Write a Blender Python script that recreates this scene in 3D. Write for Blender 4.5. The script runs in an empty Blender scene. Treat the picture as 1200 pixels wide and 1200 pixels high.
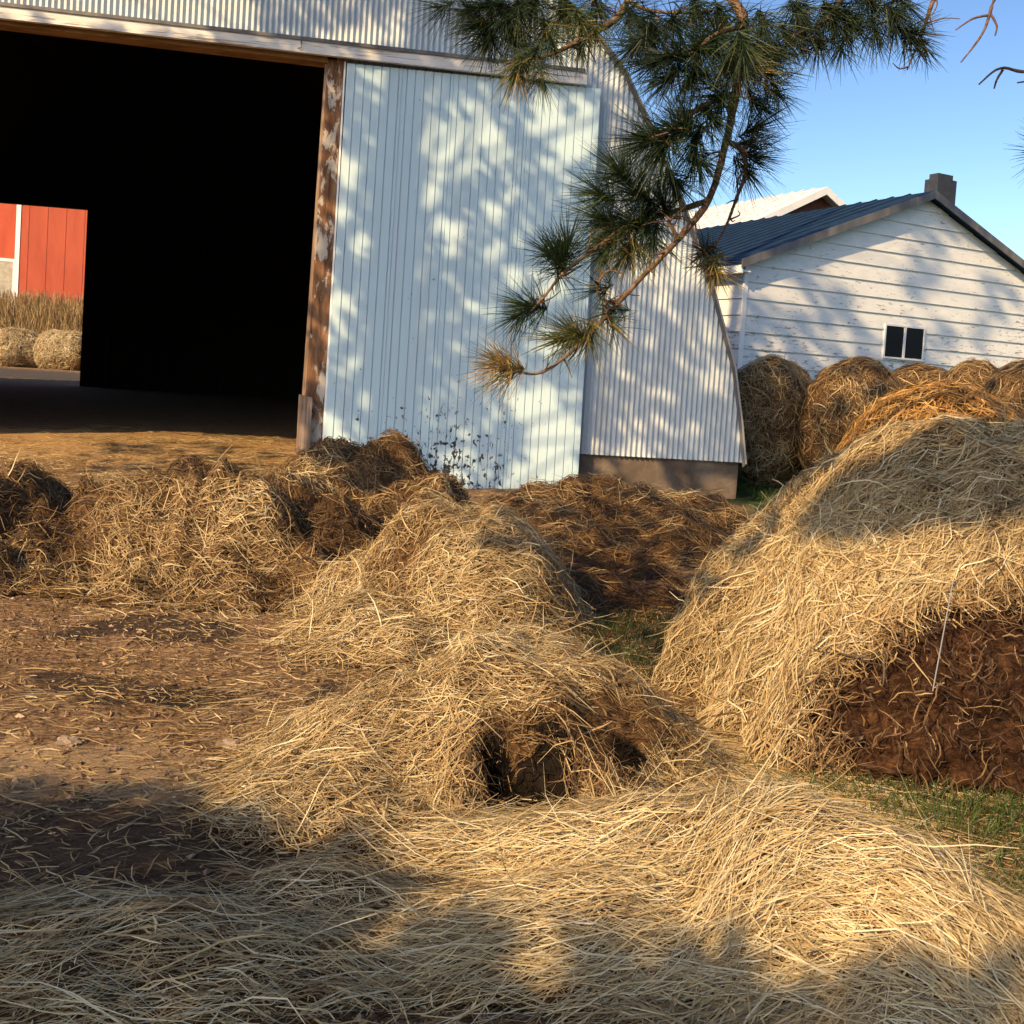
import bpy, math, random
import numpy as np
from mathutils import Vector, Matrix

random.seed(7)
RNG = np.random.default_rng(7)
R = math.radians
scene = bpy.context.scene
col = scene.collection

# ------------------------------------------------------------------ camera
F_PX, CX, CY, HCAM = 1150.0, 600.0, 482.0, 1.5
PITCH, ROLL = R(2.5), R(3.7)
FWD = np.array([0, math.cos(PITCH), -math.sin(PITCH)])
UP0 = np.array([0, math.sin(PITCH), math.cos(PITCH)])
RT = math.cos(ROLL) * np.array([1.0, 0, 0]) + math.sin(ROLL) * UP0
UP = -math.sin(ROLL) * np.array([1.0, 0, 0]) + math.cos(ROLL) * UP0
CAM = np.array([0, 0, HCAM])

cam_d = bpy.data.cameras.new('camera')
cam = bpy.data.objects.new('camera', cam_d)
col.objects.link(cam)
m = Matrix.Identity(4)
for i in range(3):
    m[i][0], m[i][1], m[i][2], m[i][3] = RT[i], UP[i], -FWD[i], CAM[i]
cam.matrix_world = m
cam_d.sensor_width = 36
cam_d.lens = 36 * F_PX / 1200
cam_d.shift_y = -(600 - CY) / 1200
cam_d.clip_start = 0.05
cam_d.clip_end = 2000
scene.camera = cam


def ray(x, y):
    return FWD + (x - CX) / F_PX * RT - (y - CY) / F_PX * UP


def at(x, y, Y):
    """point of the view ray of photo pixel (x, y) at world depth Y"""
    d = ray(x, y)
    return CAM + d * (Y / d[1])


def gnd(x, y, z=0.0):
    d = ray(x, y)
    return CAM + d * ((z - HCAM) / d[2])


# ------------------------------------------------------------------ sun direction
S_AZ, S_EL = R(40), R(31)
SUN = np.array([math.sin(S_AZ) * math.cos(S_EL), math.cos(S_AZ) * math.cos(S_EL), -math.sin(S_EL)])  # travel


# ------------------------------------------------------------------ numpy noise
def _hash(ix, iy, iz, seed):
    n = (ix * 374761393 + iy * 668265263 + iz * 2147483647 + seed * 974634777) & 0xFFFFFFFF
    n = ((n ^ (n >> 13)) * 1274126177) & 0xFFFFFFFF
    n = n ^ (n >> 16)
    return (n & 0xFFFF) / 65535.0


def vnoise(p, seed=0):
    p = np.asarray(p, float)
    i = np.floor(p).astype(np.int64)
    f = p - i
    f = f * f * (3 - 2 * f)
    out = 0
    for dx in (0, 1):
        wx = f[..., 0] if dx else 1 - f[..., 0]
        for dy in (0, 1):
            wy = f[..., 1] if dy else 1 - f[..., 1]
            for dz in (0, 1):
                wz = f[..., 2] if dz else 1 - f[..., 2]
                out = out + wx * wy * wz * _hash(i[..., 0] + dx, i[..., 1] + dy, i[..., 2] + dz, seed)
    return out * 2 - 1


def fbm(p, seed=0, octs=3):
    a, o, s = 1.0, 0, 1.0
    for k in range(octs):
        o = o + a * vnoise(np.asarray(p) * s, seed + k)
        a *= 0.5
        s *= 2.03
    return o / 1.75


def fbm2(x, y, sc, seed=0, octs=3):
    return fbm(np.stack([x * sc, y * sc, np.zeros_like(x) + 0.37], -1), seed, octs)


# ------------------------------------------------------------------ mesh accumulation
class MB:
    def __init__(self):
        self.v, self.loops, self.sizes, self.mi, self.rnd = [], [], [], [], []
        self.n = 0

    def add(self, verts, faces, mat=0, rnd=0.5):
        """verts (n,3); faces (m,k) int array, all of one size"""
        verts = np.asarray(verts, float).reshape(-1, 3)
        faces = np.asarray(faces, np.int64)
        self.v.append(verts)
        self.loops.append((faces + self.n).ravel())
        self.sizes.append(np.full(len(faces), faces.shape[1], np.int64))
        self.mi.append(np.full(len(faces), mat, np.int64))
        r = np.asarray(rnd, float)
        self.rnd.append(np.full(len(verts), float(r)) if r.ndim == 0 else r)
        self.n += len(verts)
        return self

    def box(self, o, ax, ay, az, lo, hi, mat=0, rnd=0.5):
        o, ax, ay, az = map(np.asarray, (o, ax, ay, az))
        v = [o + ax * (hi if i & 1 else lo)[0] + ay * (hi if i & 2 else lo)[1] + az * (hi if i & 4 else lo)[2] for i in range(8)]
        f = [(0, 2, 3, 1), (4, 5, 7, 6), (0, 1, 5, 4), (2, 6, 7, 3), (0, 4, 6, 2), (1, 3, 7, 5)]
        return self.add(v, f, mat, rnd)

    def tube(self, pts, rad, n=7, mat=0, rnd=0.5, rough=0.0):
        pts = np.asarray(pts, float)
        k = len(pts)
        rad = np.broadcast_to(np.asarray(rad, float), (k,))
        tan = np.gradient(pts, axis=0)
        tan /= np.linalg.norm(tan, axis=1, keepdims=True) + 1e-9
        ref = np.array([0.31, 0.17, 0.93])
        a = np.cross(tan, ref)
        a /= np.linalg.norm(a, axis=1, keepdims=True) + 1e-9
        b = np.cross(tan, a)
        ang = np.linspace(0, 2 * math.pi, n, endpoint=False)
        rr = rad[:, None] * (1 + rough * RNG.uniform(-1, 1, (k, n)))
        v = pts[:, None] + rr[..., None] * (np.cos(ang)[None, :, None] * a[:, None] + np.sin(ang)[None, :, None] * b[:, None])
        i = np.arange(k - 1)[:, None] * n
        j = np.arange(n)[None]
        j2 = (j + 1) % n
        f = np.stack([i + j, i + j2, i + n + j2, i + n + j], -1).reshape(-1, 4)
        self.add(v.reshape(-1, 3), f, mat, rnd)
        return self

    def build(self, name, mats, parent=None, smooth=False, loc=None):
        me = bpy.data.meshes.new(name)
        v = np.concatenate(self.v)
        if loc is not None:
            v = v - np.asarray(loc)
        loops = np.concatenate(self.loops).astype(np.int32)
        sizes = np.concatenate(self.sizes).astype(np.int32)
        starts = np.concatenate([[0], np.cumsum(sizes)[:-1]]).astype(np.int32)
        me.vertices.add(len(v))
        me.vertices.foreach_set('co', v.astype(np.float32).ravel())
        me.loops.add(len(loops))
        me.loops.foreach_set('vertex_index', loops)
        me.polygons.add(len(sizes))
        me.polygons.foreach_set('loop_start', starts)
        me.polygons.foreach_set('loop_total', sizes)
        me.polygons.foreach_set('material_index', np.concatenate(self.mi).astype(np.int32))
        me.polygons.foreach_set('use_smooth', np.full(len(sizes), bool(smooth)))
        at_ = me.attributes.new('rnd', 'FLOAT', 'POINT')
        at_.data.foreach_set('value', np.concatenate(self.rnd).astype(np.float32))
        me.update(calc_edges=True)
        for mm in (mats if isinstance(mats, (list, tuple)) else [mats]):
            me.materials.append(mm)
        ob = bpy.data.objects.new(name, me)
        col.objects.link(ob)
        if loc is not None:
            ob.location = loc
        if parent is not None:
            ob.parent = parent
            ob.matrix_parent_inverse = Matrix.Translation(-Vector(parent.location))
        return ob


def tag(o, label=None, cat=None, group=None, kind=None):
    for k, val in (('label', label), ('category', cat), ('group', group), ('kind', kind)):
        if val:
            o[k] = val
    return o


def thing(name, loc, label, cat, group=None):
    o = bpy.data.objects.new(name, None)
    o.empty_display_size = 0.2
    o.location = loc
    col.objects.link(o)
    return tag(o, label, cat, group)


# ------------------------------------------------------------------ materials
def new_mat(name, rough=0.8, spec=0.3):
    mt = bpy.data.materials.new(name)
    mt.use_nodes = True
    nt = mt.node_tree
    b = nt.nodes['Principled BSDF']
    b.inputs['Roughness'].default_value = rough
    b.inputs['Specular IOR Level'].default_value = spec
    return mt, nt, b


def nd(nt, typ, **kw):
    n = nt.nodes.new(typ)
    for k, val in kw.items():
        if k.startswith('i_'):
            key = k[2:].replace('_', ' ')
            n.inputs[int(key) if key.isdigit() else key].default_value = val
        else:
            setattr(n, k, val)
    return n


def ramp(nt, fac, stops, interp='LINEAR'):
    r = nt.nodes.new('ShaderNodeValToRGB')
    r.color_ramp.interpolation = interp
    el = r.color_ramp.elements
    while len(el) < len(stops):
        el.new(0.5)
    for e, (p, c) in zip(el, stops):
        e.position = p
        e.color = (*c, 1) if len(c) == 3 else c
    nt.links.new(fac, r.inputs[0])
    return r.outputs[0]


def coords(nt, scale=(1, 1, 1), kind='Object', rot=(0, 0, 0)):
    tc = nt.nodes.new('ShaderNodeTexCoord')
    mp = nd(nt, 'ShaderNodeMapping')
    mp.inputs['Scale'].default_value = scale
    mp.inputs['Rotation'].default_value = rot
    nt.links.new(tc.outputs[kind], mp.inputs[0])
    return mp.outputs[0]


def noise(nt, vec, scale, detail=4, rough=0.55, dist=0.0):
    n = nd(nt, 'ShaderNodeTexNoise')
    n.inputs['Scale'].default_value = scale
    n.inputs['Detail'].default_value = detail
    n.inputs['Roughness'].default_value = rough
    n.inputs['Distortion'].default_value = dist
    nt.links.new(vec, n.inputs['Vector'])
    return n.outputs[0]


def mix(nt, fac, a, b, mode='MIX'):
    n = nd(nt, 'ShaderNodeMix', data_type='RGBA', blend_type=mode)
    for sock, val in ((n.inputs[0], fac), (n.inputs[6], a), (n.inputs[7], b)):
        if hasattr(val, 'is_output'):
            nt.links.new(val, sock)
        else:
            sock.default_value = val if isinstance(val, float) else ((*val, 1) if len(val) == 3 else val)
    return n.outputs[2]


def math_(nt, op, a, b=0.0, clamp=False):
    n = nd(nt, 'ShaderNodeMath', operation=op, use_clamp=clamp)
    for s, val in ((n.inputs[0], a), (n.inputs[1], b)):
        if hasattr(val, 'is_output'):
            nt.links.new(val, s)
        else:
            s.default_value = val
    return n.outputs[0]


def bump(nt, b, h, strength=0.4, dist=0.01):
    n = nd(nt, 'ShaderNodeBump')
    n.inputs['Strength'].default_value = strength
    n.inputs['Distance'].default_value = dist
    nt.links.new(h, n.inputs['Height'])
    nt.links.new(n.outputs[0], b.inputs['Normal'])


def straw_mat(name, stops, trans=0.25):
    mt, nt, b = new_mat(name, 0.55, 0.35)
    a = nd(nt, 'ShaderNodeAttribute', attribute_name='rnd')
    c = ramp(nt, a.outputs['Fac'], stops)
    nt.links.new(c, b.inputs['Base Color'])
    if trans:
        t = nd(nt, 'ShaderNodeBsdfTranslucent')
        nt.links.new(c, t.inputs[0])
        ms = nd(nt, 'ShaderNodeMixShader')
        ms.inputs[0].default_value = trans
        out = nt.nodes['Material Output']
        nt.links.new(b.outputs[0], ms.inputs[1])
        nt.links.new(t.outputs[0], ms.inputs[2])
        nt.links.new(ms.outputs[0], out.inputs[0])
    return mt


M = {}
M['straw'] = straw_mat('straw', [(0, (.05, .028, .015)), (.25, (.17, .095, .04)), (.5, (.38, .265, .125)), (.75, (.57, .455, .25)), (1, (.67, .60, .42))])
M['orange'] = straw_mat('orange_straw', [(0, (.07, .03, .012)), (.3, (.24, .11, .03)), (.6, (.46, .26, .075)), (1, (.62, .42, .16))])
M['grass'] = straw_mat('grass_blades', [(0, (.015, .026, .009)), (.5, (.06, .10, .02)), (1, (.15, .19, .045))], .3)
M['drygrass'] = straw_mat('dry_grass', [(0, (.12, .07, .03)), (.5, (.33, .22, .1)), (1, (.5, .4, .2))], .3)
M['needle'] = straw_mat('pine_needles', [(0, (.012, .022, .012)), (.45, (.028, .055, .02)), (.65, (.08, .10, .025)), (.8, (.22, .16, .05)), (1, (.36, .22, .09))], .15)


def hay_base():
    mt, nt, b = new_mat('packed_hay', 0.95, 0.1)
    v = coords(nt, (1, 1, 1))
    n1 = noise(nt, v, 9, 5, .65, 1.5)
    n2 = noise(nt, coords(nt, (60, 60, 14)), 1.0, 3, .6, .8)
    f = math_(nt, 'ADD', math_(nt, 'MULTIPLY', n1, .55), math_(nt, 'MULTIPLY', n2, .45))
    c = ramp(nt, f, [(.3, (.02, .011, .006)), (.5, (.085, .047, .021)), (.68, (.2, .12, .05)), (.85, (.34, .23, .1))])
    nt.links.new(c, b.inputs['Base Color'])
    bump(nt, b, f, .9, .03)
    return mt


M['hay_base'] = hay_base()


def damp_hay():
    mt, nt, b = new_mat('damp_brown_hay', 0.9, 0.15)
    n1 = noise(nt, coords(nt, (1, 1, 1.3)), 16, 6, .7, 2.2)
    n2 = noise(nt, coords(nt, (1, 1, 1)), 3, 3)
    f = math_(nt, 'ADD', math_(nt, 'MULTIPLY', n1, .75), math_(nt, 'MULTIPLY', n2, .25))
    c = ramp(nt, f, [(.33, (.012, .005, .003)), (.48, (.055, .024, .012)), (.6, (.13, .06, .026)), (.75, (.26, .14, .06))])
    nt.links.new(c, b.inputs['Base Color'])
    bump(nt, b, n1, 1.0, .05)
    return mt


M['damp'] = damp_hay()
M['rot'] = None


DK, TN, OR = (.035, .027, .024), (.50, .35, .21), (.56, .35, .16)
SOIL_AND_SHADE = [(*gnd(90, 905)[:2], 1.1, .32, TN, .7), (*gnd(330, 900)[:2], .3, .2, (.13, .055, .03), .6), (*gnd(120, 520)[:2], 3.2, 2.6, OR, .75),  # tan, red-brown and orange soil
       (*gnd(185, 738)[:2], .55, .28, DK, .8), (*gnd(120, 806)[:2], .42, .22, DK, .8), (*gnd(225, 812)[:2], .25, .12, DK, .8), (*gnd(385, 815)[:2], .1, .2, DK, .8),  # dark wet patches of the track
       (*gnd(150, 1010)[:2], 1.5, .4, (.06, .04, .028), .75), (-21, 40, 13, 6.5, (.06, .058, .055), .9)]  # last entry paints the barn's shade on the far strip


def ground_mat():
    mt, nt, b = new_mat('farmyard_ground', 0.95, 0.15)
    v = coords(nt)
    big = noise(nt, v, .55, 4, .6, .6)
    mid = noise(nt, coords(nt, (3, 5, 4)), 1.6, 6, .7, .6)
    fine = noise(nt, coords(nt, (38, 62, 40)), 1.0, 6, .75, .3)
    soil = ramp(nt, fine, [(.36, (.04, .02, .012)), (.5, (.2, .115, .07)), (.64, (.4, .26, .165))])
    chaff = ramp(nt, fine, [(.36, (.08, .042, .02)), (.5, (.32, .19, .095)), (.64, (.55, .4, .22))])
    c = mix(nt, ramp(nt, mid, [(.38, (0, 0, 0)), (.58, (1, 1, 1))]), soil, chaff)
    sp = nd(nt, 'ShaderNodeSeparateXYZ')
    nt.links.new(v, sp.inputs[0])
    wn = noise(nt, v, 3.5, 4, .6)
    for (wx, wy, wrx, wry, wcol, wam) in SOIL_AND_SHADE:
        ex = math_(nt, 'POWER', math_(nt, 'ABSOLUTE', math_(nt, 'MULTIPLY', math_(nt, 'SUBTRACT', sp.outputs[0], wx), 1 / wrx)), 2.0)
        ey = math_(nt, 'POWER', math_(nt, 'ABSOLUTE', math_(nt, 'MULTIPLY', math_(nt, 'SUBTRACT', sp.outputs[1], wy), 1 / wry)), 2.0)
        e = math_(nt, 'ADD', math_(nt, 'ADD', ex, ey), math_(nt, 'MULTIPLY', math_(nt, 'SUBTRACT', wn, .5), 4.0))
        c = mix(nt, math_(nt, 'MULTIPLY', ramp(nt, e, [(.6, (1, 1, 1)), (1.1, (0, 0, 0))]), wam), c, wcol)
    # turf away from the yard
    g = ramp(nt, noise(nt, v, 7, 4, .7), [(.35, (.03, .05, .012)), (.6, (.075, .11, .03)), (.75, (.2, .17, .07))])
    sep = nd(nt, 'ShaderNodeSeparateXYZ')
    nt.links.new(v, sep.inputs[0])
    far = math_(nt, 'MULTIPLY', math_(nt, 'SUBTRACT', math_(nt, 'ADD', sep.outputs[0], math_(nt, 'MULTIPLY', big, 1.2)), 3.1), 2.5, True)
    c = mix(nt, far, c, g)
    far2 = math_(nt, 'MULTIPLY', math_(nt, 'SUBTRACT', sep.outputs[1], 75.0), .3, True)
    c = mix(nt, far2, c, g)
    nt.links.new(c, b.inputs['Base Color'])
    bump(nt, b, math_(nt, 'ADD', math_(nt, 'MULTIPLY', fine, .8), mid), 1.0, .04)
    return mt


M['ground'] = ground_mat()


def painted_metal(name, base, rough=.45, mud=False, stain=(.35, .33, .3), metal=0.0):
    mt, nt, b = new_mat(name, rough, .4)
    v = coords(nt)
    n1 = noise(nt, coords(nt, (5, 5, .35)), 1.0, 4, .6)
    n2 = noise(nt, v, 1.3, 4, .6)
    c = mix(nt, ramp(nt, n1, [(.45, (0, 0, 0)), (.85, (.55, .55, .55))]), base, stain)
    c = mix(nt, ramp(nt, n2, [(.3, (.0, 0, 0)), (.8, (.3, .3, .3))]), c, tuple(x * .8 for x in base))
    if mud:
        sep = nd(nt, 'ShaderNodeSeparateXYZ')
        nt.links.new(v, sep.inputs[0])
        sp = noise(nt, coords(nt, (1, 1, .75)), 17, 3, .6, .5)
        # splashes are thickest low down around the middle of the leaf
        hz = math_(nt, 'MULTIPLY', math_(nt, 'SUBTRACT', 1.75, sep.outputs[2]), .55, True)
        du = math_(nt, 'ABSOLUTE', math_(nt, 'SUBTRACT', sep.outputs[0], mud))
        hu = math_(nt, 'SUBTRACT', 1.0, math_(nt, 'MULTIPLY', du, .62), True)
        amt = math_(nt, 'MULTIPLY', hz, hu)
        th = math_(nt, 'ADD', sp, math_(nt, 'MULTIPLY', amt, .30))
        mk = ramp(nt, th, [(.735, (0, 0, 0)), (.775, (1, 1, 1))])
        c = mix(nt, mk, c, (.035, .032, .03))
        sp2 = noise(nt, v, 11, 2, .5)
        mk2 = ramp(nt, sp2, [(.76, (0, 0, 0)), (.79, (1, 1, 1))])
        c = mix(nt, mk2, c, (.2, .2, .2))
    nt.links.new(c, b.inputs['Base Color'])
    b.inputs['Metallic'].default_value = metal
    return mt


M['steel'] = painted_metal('corrugated_siding', (.50, .56, .60), .42, stain=(.42, .41, .39))
M['doorpaint'] = painted_metal('pale_door_paint', (.50, .66, .74), .5, mud=-0.75, stain=(.50, .57, .60))
M['roofmetal'] = painted_metal('grey_roof_metal', (.42, .43, .45), .4)
M['flash'] = painted_metal('grey_flashing', (.10, .10, .11), .6)


def wood(name, a, bcol, c3, peel=None, sc=(18, 18, 1.2), peel_t=.55):
    mt, nt, b = new_mat(name, .85, .2)
    n1 = noise(nt, coords(nt, sc), 1.0, 5, .65, .6)
    c = ramp(nt, n1, [(.28, a), (.5, bcol), (.72, c3)])
    if peel:
        n2 = noise(nt, coords(nt, (sc[0] * .45, sc[1] * .45, sc[2] * 1.2)), 1.0, 6, .7, .5)
        c = mix(nt, ramp(nt, n2, [(peel_t, (0, 0, 0)), (peel_t + .05, (1, 1, 1))]), c, peel)
    nt.links.new(c, b.inputs['Base Color'])
    bump(nt, b, n1, .5, .006)
    return mt


M['jamb'] = wood('rust_brown_jamb', (.05, .027, .016), (.165, .082, .043), (.30, .18, .105), (.46, .41, .35), (14, 14, 2.2), .52)
M['whitewood'] = wood('weathered_white_board', (.5, .48, .45), (.66, .65, .63), (.72, .72, .71), (.27, .23, .19), (1.6, 8, 20), .55)
M['rawwood'] = wood('brown_board', (.12, .065, .03), (.26, .15, .07), (.36, .23, .12), None, (2, 8, 20))
M['greywood'] = wood('grey_brown_plank', (.1, .07, .05), (.25, .17, .12), (.38, .3, .23), None, (30, 30, 1.5))
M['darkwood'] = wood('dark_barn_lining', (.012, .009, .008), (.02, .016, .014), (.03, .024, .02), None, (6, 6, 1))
M['bark'] = wood('pine_bark', (.05, .03, .02), (.13, .08, .05), (.26, .17, .11), None, (40, 40, 40))
M['redboard'] = wood('red_barn_board', (.34, .07, .04), (.40, .088, .048), (.45, .105, .058), None, (1, 1, .2))
M['white'] = wood('white_trim', (.7, .7, .7), (.78, .78, .77), (.8, .8, .8), None, (2, 2, 2))


def concrete():
    mt, nt, b = new_mat('old_concrete', .95, .1)
    n1 = noise(nt, coords(nt), 2.2, 6, .65, .5)
    n2 = noise(nt, coords(nt), 30, 4, .6)
    c = ramp(nt, n1, [(.3, (.075, .057, .045)), (.5, (.14, .108, .083)), (.7, (.23, .185, .145))])
    c = mix(nt, math_(nt, 'MULTIPLY', n2, .4), c, (.1, .08, .06))
    nt.links.new(c, b.inputs['Base Color'])
    bump(nt, b, n2, .6, .01)
    return mt


M['concrete'] = concrete()


def peeling():
    mt, nt, b = new_mat('peeling_white_siding', .6, .3)
    n1 = noise(nt, coords(nt, (2.4, 2.4, 11)), 2.1, 6, .74, .3)
    n0 = noise(nt, coords(nt), .5, 2, .5)
    sep = nd(nt, 'ShaderNodeSeparateXYZ')
    nt.links.new(coords(nt), sep.inputs[0])
    low = math_(nt, 'MULTIPLY', math_(nt, 'SUBTRACT', 4.6, sep.outputs[2]), .12, True)
    th = math_(nt, 'ADD', math_(nt, 'ADD', n1, math_(nt, 'MULTIPLY', n0, .22)), math_(nt, 'MULTIPLY', low, .22))
    mk = ramp(nt, th, [(.735, (0, 0, 0)), (.755, (1, 1, 1))])
    paint = ramp(nt, noise(nt, coords(nt, (1, 1, 4)), 3, 4), [(.3, (.62, .64, .65)), (.7, (.72, .73, .72))])
    c = mix(nt, mk, paint, (.25, .23, .22))
    nt.links.new(c, b.inputs['Base Color'])
    return mt


M['peel'] = peeling()


def plain(name, c, rough=.6, spec=.4, metal=0.0, var=.25, sc=4):
    mt, nt, b = new_mat(name, rough, spec)
    n = noise(nt, coords(nt), sc, 4)
    cc = ramp(nt, n, [(.25, tuple(x * (1 - var) for x in c)), (.75, tuple(min(1, x * (1 + var)) for x in c))])
    nt.links.new(cc, b.inputs['Base Color'])
    b.inputs['Metallic'].default_value = metal
    return mt


M['houseroof'] = plain('blue_grey_roof', (.012, .03, .068), .8, .08)
M['whiteroof'] = plain('white_ribbed_roof', (.62, .62, .62), .4, .5)
M['block'] = plain('grey_chimney_block', (.036, .044, .062), .9, .1, sc=9)
M['glass'] = plain('dark_glass', (.008, .008, .01), .35, .12)
M['rot'] = plain('hollow_shade_hay', (.010, .007, .005), .95, .1, sc=30, var=.6)  # near-black base colour paints the shade of the undercut hollow
M['twine'] = plain('grey_twine', (.22, .23, .25), .8, .2)
M['stone'] = plain('brown_stone', (.25, .19, .14), .95, .1, sc=20)
M['redgable'] = plain('brown_red_gable', (.16, .06, .045), .9, .1)


# ------------------------------------------------------------------ heights of the yard
class Bump:
    def __init__(self, cx, cy, rx, ry, h, rot=0.0, p=1.4, nz=.25, ns=3.0, seed=0):
        self.__dict__.update(locals())

    def __call__(self, x, y):
        c, s = math.cos(self.rot), math.sin(self.rot)
        dx, dy = x - self.cx, y - self.cy
        wx = dx + .12 * self.rx * fbm2(x, y, 2.0 / max(self.rx, .3), self.seed + 50)
        wy = dy + .12 * self.ry * fbm2(x, y, 2.0 / max(self.rx, .3), self.seed + 60)
        a, b = (wx * c + wy * s) / self.rx, (-wx * s + wy * c) / self.ry
        r2 = a * a + b * b
        h = self.h * np.exp(-np.power(r2, self.p))
        return h * (1 + self.nz * fbm2(x, y, self.ns, self.seed))


def ground_h(x, y):
    x, y = np.asarray(x, float), np.asarray(y, float)
    k = np.exp(-((x / 25) ** 2 + ((y - 8) / 20) ** 2))
    return k * (.05 * fbm2(x, y, .8, 11) + .025 * fbm2(x, y, 3.1, 12) + .016 * fbm2(x, y, 11, 13) + .007 * fbm2(x, y, 27, 14, 2))


PILES = {}


def pile(key, bumps, **kw):
    PILES[key] = dict(bumps=bumps, **kw)


def pile_h(key, x, y):
    h = 0
    for b in PILES[key]['bumps']:
        v = b(x, y)
        h = v if isinstance(h, int) else np.maximum(h, v) + .25 * np.minimum(h, v)
    lum = PILES[key].get('lump', 1.0)
    h = h + lum * np.clip(h / .14, 0, 1) * (.07 * fbm2(x, y, 2.1, 200, 2) + .095 * fbm2(x, y, 4.6, 201, 2) + .05 * fbm2(x, y, 12, 202, 2))
    h0 = np.where(h > .05, .024, 0)
    for (hx, hy, hr, hd) in PILES[key].get('holes', ()):
        hq = hr * (1 + .45 * fbm2(x, y, 10, 303, 2))
        h = h - hd * np.exp(-(((x - hx) ** 2 + (y - hy) ** 2) / hq ** 2) ** 1.2)
    return np.maximum(h, h0)


def all_h(x, y):
    g = ground_h(x, y)
    h = np.zeros_like(g)
    for k in PILES:
        h = np.maximum(h, pile_h(k, x, y))
    return g + h


def G(x, y):
    p = gnd(x, y)
    return p[0], p[1]


# long sweep of pale hay in front
pile('front_sweep', [Bump(.76, 2.66, .75, .27, .31, R(-22), 1.2, .3, 3.5, 1), Bump(.2, 2.5, .5, .22, .12, R(5), 1.2, .4, 4, 2),
                     Bump(1.15, 2.55, .6, .28, .14, R(-25), 1.2, .3, 4, 3)], lump=.5)
pile('front_shaded', [Bump(-.95, 2.25, .75, .22, .13, R(8), 1.2, .4, 3, 4), Bump(-.35, 2.6, .28, .13, .1, R(-20), 1.2, .5, 5, 5)], lump=.6)
H1, H2, H3 = gnd(625, 925, .08)[:2], gnd(585, 862, .22)[:2], gnd(725, 860, .2)[:2]
pile('mid_mound', [Bump(.14, 3.85, .54, .64, .38, R(8), 1.9, .22, 3.2, 6), Bump(-.36, 3.65, .42, .42, .22, R(35), 1.4, .3, 4, 7),
                   Bump(.5, 3.7, .3, .3, .2, R(-30), 1.3, .3, 4, 8), Bump(-.5, 3.2, .4, .25, .10, 0, 1.3, .3, 4, 9)],
     holes=[(*H1, .125, .45), (*H2, .075, .16), (*H3, .17, .14), (-.62, 4.15, .12, .1)])
pile('second_mound', [Bump(-.75, 6.0, .4, .45, .3, 0, 1.5, .3, 3, 27), Bump(-.17, 5.7, .58, .55, .60, R(8), 2.4, .15, 2.6, 10), Bump(-.6, 5.2, .42, .4, .2, R(20), 1.6, .3, 3, 11)],
     holes=[(-.55, 5.5, .12, .16)])
pile('door_heap', [Bump(-1.35, 8.7, .75, .6, .72, R(-15), 1.7, .3, 2.2, 12), Bump(-.75, 8.3, .45, .5, .5, 0, 1.5, .3, 3, 13),
                   Bump(-1.9, 8.0, .6, .6, .4, 0, 1.4, .3, 3, 14), Bump(-.45, 7.6, .5, .5, .32, 0, 1.4, .3, 3, 24)], lump=2.0)
pile('left_row', [Bump(-1.0, 6.75, .55, .5, .34, 0, 1.5, .3, 3, 25), Bump(-2.95, 6.2, .35, .4, .3, 0, 1.5, .3, 3, 26), Bump(-2.05, 6.5, .55, .55, .60, R(10), 1.7, .3, 2.8, 15), Bump(-1.45, 6.35, .6, .5, .52, 0, 1.6, .3, 3, 16),
                  Bump(-2.55, 6.6, .4, .5, .55, 0, 1.6, .3, 3, 17), Bump(-2.0, 5.9, .8, .3, .13, 0, 1.3, .3, 4, 18)], lump=2.1, holes=[(-1.85, 5.98, .12, .15), (-1.2, 6.2, .15, .15)])
pile('far_left', [Bump(-3.45, 6.5, .5, .7, .58, R(-8), 1.8, .3, 2.8, 19), Bump(-3.2, 5.9, .4, .3, .25, 0, 1.4, .3, 3, 20)], lump=1.9)
pile('dark_heap', [Bump(.75, 6.7, .5, .6, .2, 0, 1.4, .4, 3, 28), Bump(.95, 9.1, 1.1, .9, .42, R(6), 1.6, .35, 2.5, 21), Bump(.5, 7.6, .5, .9, .3, R(10), 1.4, .4, 3, 22),
                   Bump(1.6, 8.6, .6, .6, .3, 0, 1.4, .4, 3, 23)], lump=1.5)


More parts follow.
